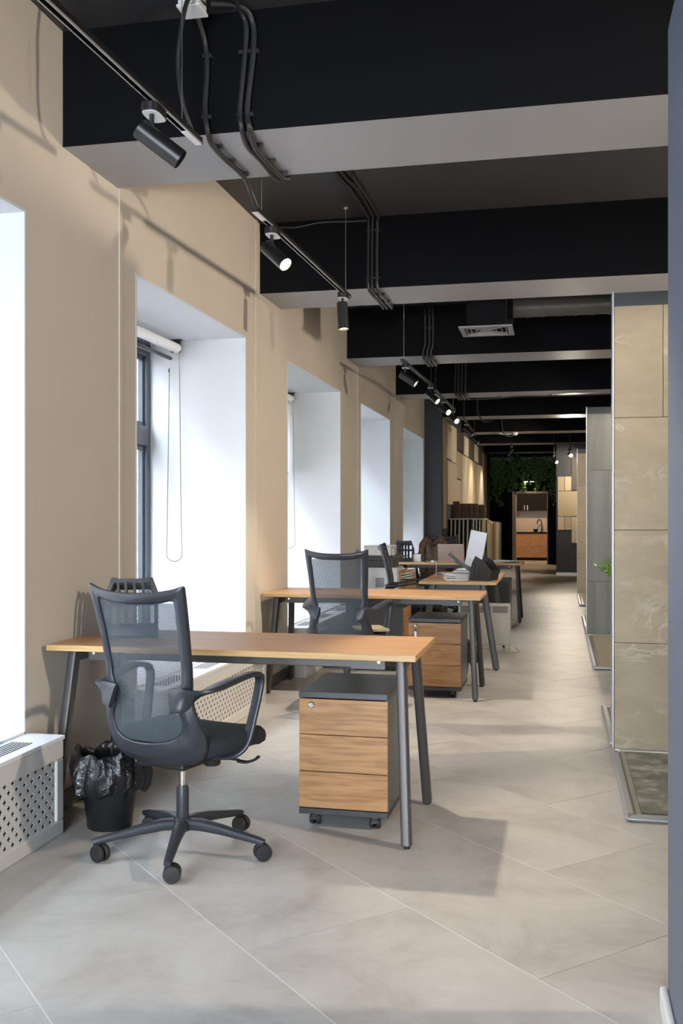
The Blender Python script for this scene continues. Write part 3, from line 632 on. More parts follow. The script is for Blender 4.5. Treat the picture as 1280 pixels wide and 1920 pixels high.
for y, x, lab in ((16.15, -1.20, 'short cable stub looping under the fifth beam'), (19.2, -.98, 'short cable stub looping under the sixth beam')):
    conduit([(x - .1, y - .01, 3.3), (x - .1, y - .01, 3.0), (x - .03, y + .04, 2.86), (x + .05, y + .2, 2.85), (x + .14, y + .25, 2.89)], .014, lab, corr=False)
r = empty('smoke_detector', (-.85, 19.45, 2.92)); tag(r, 'small white smoke detector under the sixth beam', 'smoke detector'); MB().lathe([(.06, 0), (.06, -.025), (.045, -.05), (.0, -.055)], 18).build('detector_body', 'white_plastic', r, smooth=True); MB().tube([(-.05, 0, -.02), (-.2, 0, -.03), (-.3, 0, -.01)], .012, 8).build('lead', 'white_plastic', r)

# ventilation
r = empty('air_diffuser', (-.56, 7.87, 2.75)); tag(r, 'square grey ceiling air diffuser on a black box', 'vent')
B(-.15, .15, -.15, .15, .02, CEIL_Z - 2.75).build('plenum_box', 'black_paint', r)
fr = MB(); o_, i_ = .205, .165
fr.box(-o_, o_, -o_, -i_, 0, .012); fr.box(-o_, o_, i_, o_, 0, .012); fr.box(-o_, -i_, -i_, i_, 0, .012); fr.box(i_, o_, -i_, i_, 0, .012); fr.build('frame', 'vent_grey', r)
for q in range(4):
    e = .155 - q * .036; lv = MB(); tk = .012
    for s in (-1, 1):
        lv.add([(-e, s * e, .0), (e, s * e, .0), (e - tk, s * (e - tk), .035), (-e + tk, s * (e - tk), .035)], [(0, 1, 2, 3)])
        lv.add([(s * e, -e, .0), (s * e, e, .0), (s * (e - tk), e - tk, .035), (s * (e - tk), -e + tk, .035)], [(0, 1, 2, 3)])
    ob = lv.build('louvre', 'vent_grey', r); sd = ob.modifiers.new('thick', 'SOLIDIFY'); sd.thickness = .004
r = empty('air_duct', (-.42, 8.9, 3.14)); tag(r, 'round grey spiral air duct running right under the ceiling', 'duct')
prof = [(.085 + (.006 if (i % 8) in (0,) else 0), i * .0175) for i in range(200)]
MB().lathe(prof, 24, axes((1, 0, 0))).build('spiral_duct', 'duct_grey', r, smooth=50)
B(-.05, .02, -.11, .11, -.12, CEIL_Z - 3.14).build('collar', 'black_paint', r)

# ================================================================== RADIATOR COVERS
def grille_mesh(ylen, z0, z1, pitch, hole):
    # plate with staggered four-lobed cross holes, lying in the YZ plane (x = 0)
    mb = MB(); nz = int((z1 - z0) / pitch); ny = int(ylen / pitch); py = ylen / ny; pz = (z1 - z0) / nz
    a, b = hole, hole * .38
    cross = [(a, b), (b, b), (b, a), (-b, a), (-b, b), (-a, b), (-a, -b), (-b, -b), (-b, -a), (b, -a), (b, -b), (a, -b)]
    cross = cross[::-1]
    for i in range(ny):
        for j in range(nz):
            if (i + j) % 2:
                y, z = i * py, z0 + j * pz
                mb.add([(0, y, z), (0, y + py, z), (0, y + py, z + pz), (0, y, z + pz)], [(0, 1, 2, 3)]); continue
            cy_, cz_ = (i + .5) * py, z0 + (j + .5) * pz
            vs = [(0, cy_ + p, cz_ + q) for p, q in cross] + [(0, cy_ + py / 2, cz_ + pz / 2), (0, cy_ - py / 2, cz_ + pz / 2), (0, cy_ - py / 2, cz_ - pz / 2), (0, cy_ + py / 2, cz_ - pz / 2)]
            # cross indices reversed: 0=(a,-b) 1=(b,-b) 2=(b,-a) 3=(-b,-a) 4=(-b,-b) 5=(-a,-b) 6=(-a,b) 7=(-b,b) 8=(-b,a) 9=(b,a) 10=(b,b) 11=(a,b)
            TR, TL, BL, BR = 12, 13, 14, 15
            fs = [(11, TR, 10), (10, TR, 9), (9, TR, TL, 8), (8, TL, 7), (7, TL, 6), (6, TL, BL, 5), (5, BL, 4), (4, BL, 3), (3, BL, BR, 2), (2, BR, 1), (1, BR, 0), (0, BR, TR, 11)]
            mb.add(vs, fs)
    return mb
def rad_cover(a, b, label, depth=.165, h=.40, slots=True):
    r = empty('radiator_cover', (WX, a, 0)); tag(r, label, 'radiator cover', 'perforated radiator covers under the windows'); Ln = b - a
    # top board
    B(-.0, depth + .004, -.004, Ln + .004, h - .016, h).build('top_board', 'white_laminate', r, bevel=.002)
    sl = MB(); 
    for g in range(3):
        c = Ln * (g + .5) / 3
        for q in range(6): sl.box(.03 + q * .016, .037 + q * .016, c - .17, c + .17, h, h + .0012)
    sl.build('vent_slots', 'dark_void', r)
    B(.0, depth - .02, .006, .018, 0, h - .016).build('side_panel', 'cover_white', r); B(.0, depth - .02, Ln - .018, Ln - .006, 0, h - .016).build('side_panel', 'cover_white', r)
    f = MB(); x0, x1 = depth - .02, depth; e = .055
    f.box(x0, x1, 0, Ln, 0, .06); f.box(x0, x1, 0, Ln, h - .016 - .075, h - .016); f.box(x0, x1, 0, e, .06, h - .091); f.box(x0, x1, Ln - e, Ln, .06, h - .091)
    f.build('face_frame', 'cover_white', r, bevel=.006, seg=2)
    g = grille_mesh(Ln - 2 * e + .01, .056, h - .087, .0275, .0112).build('grille', 'cover_white', r, loc=(depth - .010, e - .005, 0))
    sd = g.modifiers.new('thick', 'SOLIDIFY'); sd.thickness = .003
    B(depth - .034, depth - .022, .03, Ln - .03, .02, h - .03).build('dark_backing', 'dark_void', r)
    return r
rad_cover(1.72, 3.70, 'white perforated radiator cover cut by the picture edge beside the waste bin')
rad_cover(4.75, 6.56, 'perforated radiator cover under the window behind the first desk')
rad_cover(7.66, 9.68, 'perforated radiator cover under the window behind the second desk')
rad_cover(10.67, 12.64, 'perforated radiator cover behind the printer')

# ================================================================== DESKS
def desk(X0, X1, Yf, Yb, H, label, rz=0):
    # built with its length along local x, origin at floor centre
    Ln, D = X1 - X0, Yb - Yf
    r = empty('office_desk'); tag(r, label, 'desk', 'oak and black metal office desks')
    hx, hy = Ln / 2, D / 2; th = .025
    top = B(-hx, hx, -hy, hy, H - th, H - .0006).build('tabletop', 'oak_edge', r, bevel=.0015, seg=1)
    B(-hx + .0015, hx - .0015, -hy + .0015, hy - .0015, H - .0006, H).build('laminate', 'oak_top', top)
    zt = H - th
    for sx in (-1, 1):
        for sy in (-1, 1):
            pt = Vector((sx * (hx - .075), sy * (hy - .115), zt)); pb = Vector((sx * (hx - .035), sy * (hy - .0), .012))
            P = [pt, pt.lerp(pb, .5), pb]
            lg = MB().sweep(P, [.054] * 3, [.040] * 3, (0, 1, 0), n=20, e=.38).build('leg', 'desk_metal', r, smooth=35)
            MB().lathe([(.013, 0), (.013, .014)], 12, Matrix.Translation((pb.x, pb.y, 0))).build('foot', 'rubber', lg)
        xx = sx * (hx - .08)
        br = MB(); br.box(xx - .012, xx + .012, -hy + .14, hy - .14, zt - .055, zt)
        br.prism([(-hy + .10, zt), (-hy + .20, zt), (-hy + .20, zt - .055), (-hy + .115, zt - .055)], xx - .004, xx + .004, Matrix(((0, 0, 1, 0), (1, 0, 0, 0), (0, 1, 0, 0), (0, 0, 0, 1))))
        br.build('end_bracket', 'desk_metal', r)
        for sy in (-1, 1):
            B(sx * (hx - .21) - .07, sx * (hx - .21) + .07 + 0, sy * (hy - .112) - .003, sy * (hy - .112) + .003, zt - .050, zt).build('corner_plate', 'desk_metal', r)
            MB().lathe([(.0065, 0), (.0065, .003), (.003, .003)], 10, Matrix.Translation((sx * (hx - .165), sy * (hy - .109), zt - .02)) @ axes((0, sy, 0))).build('bolt', 'chrome', r)
    for sy in (-1, 1):
        B(-hx + .14, hx - .14, sy * (hy - .13) - .015, sy * (hy - .13) + .015, zt - .046, zt).build('rail', 'desk_metal', r, bevel=.003)
    MB().lathe([(.004, 0), (.004, .003)], 10, Matrix.Translation((.31, -hy + .114, zt - .012)) @ axes((0, -1, 0))).build('bolt', 'chrome', r)
    r.location = ((X0 + X1) / 2, (Yf + Yb) / 2, 0); r.rotation_euler = (0, 0, rz); return r
desk(-2.118, -.546, 3.815, 4.43, .75, 'bare oak topped desk nearest the camera, with black mesh chair before it')
desk(-2.118, -.540, 6.95, 7.58, .73, 'second oak desk, bare topped, with a mesh chair tucked against it')
d3 = desk(-.75, .75, -.325, .325, .742, 'oak desk set lengthways, cluttered with papers and a white screen'); place(d3, (-.845, 9.11, 0), R(90), d3['label'])
desk(-2.02, -.44, 12.2, 12.83, .722, 'farthest oak desk carrying the open rose-grey laptop')

# ================================================================== PEDESTALS
def castor(parent, p, rr=.021, yaw=.4, mtx=None):
    c = empty('castor', p); c.parent = parent; c.rotation_euler = (0, 0, yaw)
    return c
def pedestal(label):
    r = empty('drawer_pedestal'); tag(r, label, 'pedestal', 'mobile drawer pedestals'); w_, d, h0, h1 = .376, .50, .055, .565
    # front faces local -y, front plane at y=0
    B(-w_ / 2, w_ / 2, -.004, d, h1 - .026, h1).build('top_panel', 'ped_top', r, bevel=.002)
    B(-w_ / 2, w_ / 2, -.002, d, h0, h0 + .024).build('bottom_panel', 'ped_black', r, bevel=.002)
    for s in (-1, 1): B(s * w_ / 2 - (.016 if s > 0 else 0), s * w_ / 2 + (.016 if s < 0 else 0), .018, d - .012, h0 + .024, h1 - .026).build('side_panel', 'ped_side', r)
    B(-w_ / 2, w_ / 2, d - .012, d, h0 + .024, h1 - .026).build('back_panel', 'ped_black', r)
    zz = [h0 + .026, h0 + .026 + .152, h0 + .026 + .305, h1 - .030]
    for k in range(3):
        dr = B(-w_ / 2 + .001, w_ / 2 - .001, 0, .018, zz[k] + .0015, zz[k + 1] - .0015).build('drawer', 'oak_laminate', r, bevel=.001, seg=1)
        if k == 2:
            MB().lathe([(.0125, 0), (.0125, .003), (.010, .005), (.0085, .003), (.0, .003)], 20, Matrix.Translation((-w_ / 2 + .055, 0, zz[3] - .026)) @ axes((0, -1, 0)), cap=False).build('lock', 'chrome', dr, smooth=True)
    for sx in (-1, 1):
        for y in (.05, d - .07):
            x = sx * (w_ / 2 - .06); cs = MB()
            for q in (-1, 1): cs.lathe([(.010, 0), (.023, 0), (.0245, .003), (.0245, .014), (.022, .017), (.010, .017)], 18, Matrix.Translation((x + q * .003, y, .0245)) @ axes((q, .25, 0)))
            cz = cs.build('castor', 'rubber', r, smooth=True); hd = MB()
            for k in range(7):
                a0, a1 = math.pi * k / 7, math.pi * (k + 1) / 7
                hd.box(x - .012, x + .012, y + .027 * math.cos(a1), y + .027 * math.cos(a0) + .001, .0245 + .022 * min(math.sin(a0), math.sin(a1)), .0245 + .0275 * max(math.sin(a0), math.sin(a1)))
            hd.build('castor_hood', 'black_plastic', cz)
    return r
p1 = pedestal(''); 
p2, p3, p4 = copy_tree(p1), copy_tree(p1), copy_tree(p1)
place(p1, (-.873, 3.99, 0), R(-.5), 'oak fronted drawer pedestal with round lock under the nearest desk')
place(p2, (-.870, 7.02, 0), 0, 'oak fronted drawer pedestal with a key in its lock under the second desk')
place(p3, (-1.255, 8.33, 0), R(90), 'drawer pedestal showing its dark side behind the chair of the second desk')
place(p4, (-.75, 12.02, 0), R(180), 'dark drawer pedestal seen from behind under the laptop desk')
k = empty('key_set', (-.870 - .133, 7.016, .51)); tag(k, 'key with dangling tag in the lock of the second pedestal', 'key')
B(-.002, .002, -.028, 0, -.010, .012).build('key_bow', 'chrome', k); MB().tube([(0, -.022, -.004), (.003, -.024, -.035)], .003, 6).build('ring', 'chrome', k); B(-.007, .009, -.028, -.022, -.085, -.035).build('key_tag', 'steel', k)

# ================================================================== OFFICE CHAIR
def chair(label):
    r = empty('office_chair'); tag(r, label, 'chair', 'black mesh-backed office chairs')
    # --- backrest surface  y = yb(z) + curve*x^2
    def yb(z):
        pts = [(.355, -.105), (.375, -.175), (.41, -.222), (.46, -.242), (.54, -.242), (.64, -.230), (.74, -.240), (.88, -.272), (1.06, -.325)]
        for (a, p), (b, q) in zip(pts, pts[1:]):
            if z <= b or b == 1.06: 
                t = max(0, (z - a) / (b - a)); return p + (q - p) * t
    def S_(x, z): return Vector((x, yb(z) + .95 * x * x * (1.0 + max(0, min(1, (.60 - z) / .15)) * 1.1), z))
    # half outlines (x >= 0), from top centre to bottom centre; outer and inner matched by index
    outer = cr([(0, 1.020), (.09, 1.023), (.17, 1.035), (.214, 1.048), (.217, 1.03), (.212, .95), (.205, .86), (.199, .76), (.196, .69), (.197, .65), (.205, .60), (.217, .55), (.226, .50), (.222, .445), (.195, .400), (.12, .372), (0, .362)], 4)
    inner = cr([(0, .976), (.08, .978), (.13, .984), (.160, .990), (.170, .977), (.167, .93), (.163, .85), (.159, .76), (.155, .69), (.130, .655), (.122, .635), (.140, .592), (.155, .555), (.148, .515), (.118, .490), (.07, .478), (0, .474)], 4)
    def full(h): return [(x, z) for x, z in h] + [(-x, z) for x, z in h[::-1][1:-1]]
    O, I = full(outer), full(inner); n_ = len(O); T = .022
    mb = MB()
    MIDS = [((o[0] + i[0]) / 2, (o[1] + i[1]) / 2) for o, i in zip(O, I)]
    def off(p, d): return Vector((p.x, p.y + d, p.z))
    fo = [off(S_(*q), T * .5) for q in O]; fm = [off(S_(*q), T * .8) for q in MIDS]; fi = [off(S_(*q), T * .3) for q in I]
    bi = [off(S_(*q), -T * .3) for q in I]; bm_ = [off(S_(*q), -T * .95) for q in MIDS]; bo = [off(S_(*q), -T * .55) for q in O]
    vs = fo + fm + fi + bi + bm_ + bo; fs = []
    for k in range(6):
        for i in range(n_):
            j = (i + 1) % n_; a, b = k * n_, ((k + 1) % 6) * n_; fs.append((a + i, a + j, b + j, b + i))
    mb.add(vs, fs); fr_ = mb.build('back_frame', 'chair_plastic', r, smooth=50)
    ss = fr_.modifiers.new('sub', 'SUBSURF'); ss.levels = 1; ss.render_levels = 1
    # mesh panel: lofted rows between the inner outline's sides
    ms = MB(); rows = []
    zs = [.476 + (.984 - .476) * i / 40 for i in range(41)]
    half = [(x, z) for x, z in inner if True]
    def hw(z):
        best = 0
        for (x0, z0), (x1, z1) in zip(half, half[1:]):
            if (z0 - z) * (z1 - z) <= 0 and abs(z0 - z1) > 1e-9:
                best = max(best, x0 + (x1 - x0) * (z - z0) / (z1 - z0))
        return best
    for z in zs:
        h = max(hw(min(max(z, .478), .9815)), .01) + .006
        rows.append([S_(h * (2 * i / 20 - 1), z) for i in range(21)])
    ms.rings(rows, cap=False, closed=False); ms.build('mesh_panel', 'chair_mesh', r, smooth=True)
    # top corners of the mesh that rise with the frame
    # lumbar and tilt plate under the seat
    B(-.11, .11, -.14, .15, .350, .392).build('tilt_mechanism', 'black_plastic', r, bevel=.012)
    # --- seat cushion
    st = MB(); rings = []
    def rr(w_, d, z, y0, e=.42, bow=0):
        out = []
        for k in range(48):
            a = 2 * math.pi * k / 48; c, s = math.cos(a), math.sin(a)
            x = math.copysign(abs(c) ** e, c) * w_ / 2; y = y0 + math.copysign(abs(s) ** e, s) * d / 2
            zz = z - (.028 * max(0, (y - .12) / .15) ** 2) + .010 * (2 * x / .5) ** 2 + bow * max(0, -(y + .1)) 
            out.append(Vector((x, y, zz)))
        return out
    for w_, d, z in ((.36, .34, .392), (.45, .44, .398), (.49, .475, .415), (.498, .482, .435), (.49, .475, .455), (.46, .45, .470), (.40, .40, .476), (.2, .2, .478), (.02, .02, .478)):
        rings.append(rr(w_, d - .035, z, .062))
    st.rings(rings).build('seat', 'seat_fabric', r, smooth=True)
    # --- armrests: loop from the waist of the back, forward and up, then down under the seat
    for s in (-1, 1):
        P = cr([(s * .130, -.246, .628), (s * .195, -.226, .642), (s * .243, -.135, .668), (s * .268, .0, .690), (s * .272, .085, .694), (s * .268, .130, .672), (s * .262, .130, .62), (s * .254, .105, .53), (s * .240, .075, .43), (s * .20, .05, .388), (s * .12, .04, .378)], 5)
        nP = len(P); ws, ts, sd = [], [], []
        for i, p in enumerate(P):
            t = i / (nP - 1)
            ws.append(.090 - .010 * t / .12 if t < .12 else (.080 - .032 * (t - .12) / .18 if t < .30 else (.048 if t < .5 else .040))); ts.append(.020 if t < .45 else .017)
            # the flat of the band turns from facing back (on the frame) to facing up
            f = min(1, max(0, (t - .02) / .2)); a = Vector((s * .15, .25, 1.0)); b = Vector((1, 0, 0)) * s
            sd.append(tuple(a.lerp(b, f)) if t < .5 else tuple(Vector((1, 0, 0)) * s))
        MB().sweep(P, ws, ts, sd, n=14, e=.6).build('armrest', 'chair_plastic', r, smooth=45)
    # --- lever, knob, column, star base
    lv = MB().tube(cr([(.08, .03, .372), (.16, .05, .368), (.22, .06, .366)], 4), .005, 8).build('lever', 'black_plastic', r, smooth=True)
    MB().sweep(cr([(.215, .06, .362), (.25, .065, .360), (.285, .07, .372), (.30, .072, .385)], 4), [.024] * 13, [.010] * 13, (0, 1, 0)).build('paddle', 'black_plastic', lv, smooth=True)
    MB().lathe([(.03, .318), (.034, .325), (.034, .355), (.02, .36)], 18, Matrix.Translation((.06, .11, 0))).build('tension_knob', 'black_plastic', r, smooth=True)
    MB().lathe([(.014, .23), (.014, .36)], 16).build('gas_lift', 'chrome', r, smooth=True)
    MB().lathe([(.022, .10), (.024, .11), (.024, .245), (.020, .258), (.015, .258)], 20).build('column_sleeve', 'chair_base', r, smooth=True)
    MB().lathe([(.030, .085), (.043, .095), (.043, .120), (.032, .135), (.022, .138)], 24).build('hub', 'chair_base', r, smooth=True)
    for k in range(5):
        a = 2 * math.pi * k / 5 + R(10); d = Vector((math.cos(a), math.sin(a), 0)); sdv = Vector((-d.y, d.x, 0))
        P = [d * q + Vector((0, 0, z)) for q, z in ((.025, .110), (.08, .112), (.16, .102), (.25, .086), (.32, .074), (.338, .070))]
        lg = MB().sweep(P, [.056, .048, .040, .034, .030, .026], [.040, .042, .036, .028, .024, .020], tuple(sdv), n=14, e=.55).build('base_leg', 'chair_base', r, smooth=40)
        q_ = d * .318; MB().tube([q_ + Vector((0, 0, .07)), q_ + Vector((0, 0, .042))], .011, 10).build('castor_stem', 'chair_base', lg)
        cs = MB(); ya = R(-90 + 16) + (.55, -.25, .1, -.45, .3)[k]; wd = Vector((math.cos(ya), math.sin(ya), 0)); cc = q_ + Vector((-wd.y, wd.x, 0)) * .014 + Vector((0, 0, .032))
        for q in (-1, 1): cs.lathe([(.008, .004), (.029, .004), (.032, .008), (.032, .020), (.029, .025), (.012, .0265)], 22, Matrix.Translation(cc) @ axes(wd * q))
        cz = cs.build('castor', 'rubber', r, smooth=True)
        hb = MB().lathe([(.020, -.004), (.020, .004)], 16, Matrix.Translation(cc) @ axes(wd)); hb.tube([cc + Vector((0, 0, .012)), q_ + Vector((0, 0, .05))], .010, 8); hb.build('castor_fork', 'chair_base', cz)
    return r
c1 = chair('')
c2, c3, c4 = copy_tree(c1), copy_tree(c1), copy_tree(c1)
CR = R(-15.6)
place(c1, (-1.418, 3.592, 0), CR, 'black mesh-backed office chair nearest the camera, turned toward the walkway')
c2.scale = (1, 1, 1.03); place(c2, (-1.415, 6.60, .0), R(-3), 'black mesh-backed office chair before the second desk, seen from behind')
place(c3, (-1.32, 9.05, 0), R(-84), 'black office chair seen side-on at the lengthways desk')
place(c4, (-1.60, 13.25, 0), R(172), 'office chair behind the laptop desk with a brown leather jacket over its back')

# ================================================================== SMALL THINGS
# waste bins with black liners
def bin_(loc, label, seed, scale=1.0):
    rnd = random.Random(seed); r = empty('waste_bin', loc); tag(r, label, 'waste bin', 'black waste bins with bin liners'); r.scale = (scale,) * 3
    MB().lathe([(.088, 0), (.092, .004), (.125, .285), (.121, .285), (.088, .01), (.0, .01)], 32, cap=False).build('bucket', 'black_plastic', r, smooth=40)
    rings = []; N = 72
    ph = [rnd.uniform(0, 6.28) for _ in range(8)]
    prof = [(.100, .10, .003), (.112, .20, .006), (.116, .268, .008), (.116, .300, .012), (.121, .318, .016), (.135, .322, .018), (.152, .300, .022), (.163, .262, .026), (.166, .222, .030), (.158, .182, .028), (.140, .160, .024), (.128, .170, .010)]
    for i, (rad, z, am) in enumerate(prof):
        ring = []
        for k in range(N):
            a = 2 * math.pi * k / N
            f = sum(math.sin(q * a + ph[j] + i * .35 * (1 if j % 2 else -1)) / (1 + j * .35) for j, q in enumerate((2, 3, 5, 7, 9, 13, 17, 23))) / 2.2
            g = math.sin(3 * a + ph[1]) + .6 * math.sin(5 * a + ph[3]); rim = 1 if 3 <= i <= 6 else .4
            sag = (.010 * g) if i >= 8 else .012 * g * rim
            rr_ = rad + am * f * .9 + rnd.uniform(-1, 1) * am * .10
            rr_ = max(rr_, .131) if 8 <= i <= 10 else rr_
            ring.append(Vector((rr_ * math.cos(a), rr_ * math.sin(a), z + sag + am * .35 * math.sin(11 * a + ph[4] + i) + rnd.uniform(-1, 1) * .002)))
        rings.append(ring)
    MB().rings(rings, cap=False).build('bin_liner', 'bin_liner', r, smooth=28)
    return r
bin_((-1.835, 3.83, 0), 'black waste bin with crumpled liner between radiator cover and nearest chair', 3)
bin_((-.80, 7.74, 0), 'black waste bin with liner peeping out behind the second pedestal', 5)

# file sorter: base tray, upright slotted dividers
def sorter(label):
    r = empty('file_sorter'); tag(r, label, 'file sorter', 'black plastic file sorters')
    B(-.115, .115, -.13, .13, 0, .012).build('base_tray', 'black_plastic', r, bevel=.004)
    for k in range(5):
        y = -.115 + k * .055; f = MB(); t = .0045; lean = .16; H_ = .262 - .012 * k
        A = Matrix.Translation((0, y, .008)) @ Matrix.Rotation(-lean, 4, 'X') @ Matrix(((1, 0, 0, 0), (0, 0, -1, 0), (0, 1, 0, 0), (0, 0, 0, 1)))
        def bar(x0, z0, x1, z1, w0, w1): f.prism([(x0 - w0 / 2, z0), (x0 + w0 / 2, z0), (x1 + w1 / 2, z1), (x1 - w1 / 2, z1)], -t, t, A)
        f.box(-.115, .115, 0, .035, -t, t, A)
        bar(-.106, .035, -.106, H_ - .065, .018, .018); bar(.106, .035, .106, H_ - .065, .018, .018)
        bar(-.106, H_ - .066, -.080, H_, .018, .020); bar(.106, H_ - .066, .080, H_, .018, .020)
        f.box(-.088, .088, H_ - .022, H_ - .004, -t, t, A); f.box(-.090, -.062, H_ - .006, H_, -t, t, A); f.box(.062, .090, H_ - .006, H_, -t, t, A)
        for x in (-.066, -.030, .010, .050): bar(x, .034, x * .93, H_ - .02, .010, .008)
        f.box(-.10, .10, H_ * .55, H_ * .55 + .008, -t * .8, t * .8, A)
        f.build('divider', 'black_plastic', r)
    return r
s1 = sorter(''); s2 = copy_tree(s1); 
place(s1, (-1.90, 4.20, .7505), R(23), 'slotted black file sorter on the nearest desk, peeping over the chair back')
place(s2, (-1.93, 12.50, .7225), R(4), 'slotted black file sorter on the laptop desk beside the white box')
# solid ribbed sorter on the lengthways desk
r = empty('ribbed_sorter', (-.64, 8.62, .7425), R(-18)); tag(r, 'ribbed black plastic file sorter with folders, tipped back on the lengthways desk', 'file sorter')
A0 = Matrix.Translation((0, 0, .0)) @ Matrix.Rotation(R(-2), 4, 'Y')
side = [(-.115, 0), (.10, 0), (.125, .085), (.055, .175), (-.035, .225), (-.075, .16)]
r.scale = (.88, .88, .95)
MB().prism(side, -.115, -.109, A0 @ Matrix(((1, 0, 0, 0), (0, 0, 1, 0), (0, 1, 0, 0), (0, 0, 0, 1)))).build('side_plate', 'black_plastic', r, bevel=.002)
MB().prism(side, .109, .115, A0 @ Matrix(((1, 0, 0, 0), (0, 0, 1, 0), (0, 1, 0, 0), (0, 0, 0, 1)))).build('side_plate', 'black_plastic', r, bevel=.002)
B(-.11, .098, -.109, .109, 0, .008).build('base_tray', 'black_plastic', r)
for q in range(6):
    x = -.095 + q * .038; h_ = .165 - abs(q - 1.2) * .018
    rb = MB().prism([(x, .008), (x + .006, .008), (x + .030 + .006, h_), (x + .030, h_)], -.109, .109, Matrix(((1, 0, 0, 0), (0, 0, 1, 0), (0, 1, 0, 0), (0, 0, 0, 1)))); rb.build('divider', 'black_plastic', r)
for q in range(4):
    x = -.07 + q * .042
    MB().prism([(x, .02), (x + .010, .02), (x + .030, .15 - q * .02), (x + .021, .155 - q * .02)], -.119, -.115, Matrix(((1, 0, 0, 0), (0, 0, 1, 0), (0, 1, 0, 0), (0, 0, 0, 1)))).build('rib', 'black_plastic', r, bevel=.001)
for q, (y, ln) in enumerate(((-.05, .27), (.03, .20))):
    o = empty('document_folder', (-.745 + q * .02, 8.72 + q * .09, .80 + q * .012)); tag(o, ('long black folder leaning steeply out of the ribbed file sorter', 'shorter black folder leaning low out of the ribbed file sorter')[q], 'folder', 'folders in the ribbed sorter')
    A = Matrix.Rotation(R((-52, -66)[q]), 4, 'Y'); B(-.006, .006, -.06, .06, 0, ln, A).build('cover', 'black_plastic', o, bevel=.002); B(-.003, .003, -.055, .055, .004, ln - .02, A @ Matrix.Translation((.009, 0, 0))).build('inner_flap', 'printer_dark', o)

# white slab screen on the lengthways desk
r = empty('desktop_screen', (-.80, 9.36, .7425), R(-30)); tag(r, 'white-backed tall screen tilted on the lengthways desk', 'monitor')
A = Matrix.Translation((0, 0, .07)) @ Matrix.Rotation(R(10), 4, 'Y') @ Matrix.Rotation(R(-4), 4, 'X')
bk = B(-.092, .092, -.008, .0, 0, .345, A).build('back_shell', 'screen_back', r, bevel=.004); B(-.094, .094, .0, .010, -.002, .347, A).build('bezel', 'printer_dark', r, bevel=.003)
B(-.02, .02, -.03, .01, .008, .16).build('stand_neck', 'white_plastic', r); MB().lathe([(.085, 0), (.085, .006), (.03, .010)], 24).build('stand_foot', 'white_plastic', r, smooth=True)

def sheet_stack(loc, rz, n, label, sz=(.21, .297), spread=.03, seed=1, group='loose papers on the desks', thick=.0035):
    rnd = random.Random(seed); r = empty('paper_stack', loc, rz); tag(r, label, 'papers', group); z = 0
    for k in range(n):
        A = Matrix.Translation((rnd.uniform(-spread, spread), rnd.uniform(-spread, spread), z)) @ Matrix.Rotation(rnd.uniform(-.35, .35), 4, 'Z')
        B(-sz[0] / 2, sz[0] / 2, -sz[1] / 2, sz[1] / 2, 0, thick, A).build('sheet', 'paper', r); z += thick + .0006
    return r
sheet_stack((-.87, 8.72, .7425), .3, 9, 'heap of white papers in front of the ribbed file sorter', seed=4, thick=.005)
sheet_stack((-.76, 9.05, .7425), 1.0, 12, 'taller heap of papers behind the ribbed file sorter', seed=9, thick=.006, spread=.04)
sheet_stack((-.66, 12.52, .7225), .8, 5, 'loose white papers spread on the right end of the laptop desk', seed=2, spread=.09, thick=.004)
r = empty('tablet', (-1.02, 9.28, .7425), R(15)); tag(r, 'flat dark tablet computer lying on the lengthways desk', 'tablet'); B(-.12, .12, -.085, .085, 0, .008).build('case', 'steel', r, bevel=.003); B(-.112, .112, -.077, .077, .008, .0086).build('screen', 'printer_dark', r)
r = empty('computer_mouse', (-.955, 9.02, .7425), R(30)); tag(r, 'pale rounded computer mouse on the lengthways desk', 'mouse')
rg = []
for z, s in ((0, .9), (.006, 1.0), (.016, .94), (.026, .7), (.031, .3), (.032, .02)): rg.append([Vector((.032 * s * math.cos(a), .054 * s * math.sin(a) - .004 * z, z)) for a in [2 * math.pi * k / 20 for k in range(20)]])
MB().rings(rg).build('shell', 'white_plastic', r, smooth=True); MB().lathe([(.004, -.003), (.004, .003)], 10, Matrix.Translation((0, .03, .027)) @ axes((1, 0, 0))).build('scroll_wheel', 'printer_dark', r)

# laptop seen from behind
r = empty('laptop', (-1.35, 12.62, .7225), 0); tag(r, 'open rose-grey laptop seen from behind on the farthest desk', 'laptop')
B(-.165, .165, .0, .225, 0, .014).build('keyboard_base', 'rose_metal', r, bevel=.004)
A = Matrix.Translation((0, .003, .012)) @ Matrix.Rotation(R(12), 4, 'X')
ld = B(-.168, .168, -.006, 0, 0, .215, A).build('lid', 'rose_metal', r, bevel=.004); B(-.160, .160, 0, .0015, .01, .208, A).build('screen', 'black_plastic', r)
lg = MB(); N = 28
ring_o = [A @ Vector((.0165 * math.cos(2 * math.pi * k / N), -.0068, .108 + .0165 * math.sin(2 * math.pi * k / N))) for k in range(N)]; ring_i = [A @ Vector((.0135 * math.cos(2 * math.pi * k / N), -.0068, .108 + .0135 * math.sin(2 * math.pi * k / N))) for k in range(N)]
lg.rings([ring_o, ring_i], cap=False)
def stroke(x0, z0, x1, z1, w_=.0026): lg.add([A @ Vector(p) for p in ((x0 - w_ / 2, -.0068, z0), (x0 + w_ / 2, -.0068, z0), (x1 + w_ / 2, -.0068, z1), (x1 - w_ / 2, -.0068, z1))], [(0, 1, 2, 3)])
stroke(.006, .099, .001, .119); stroke(.0015, .099, -.0022, .111); lg.box(-.002, .0035, -.0069, -.0067, .1095, .112, A)
stroke(-.0015, .096, -.0075, .116); stroke(-.0075, .104, -.0085, .111); lg.box(-.0095, -.0035, -.0069, -.0067, .1095, .112, A)
lg.build('logo', 'logo_grey', ld)
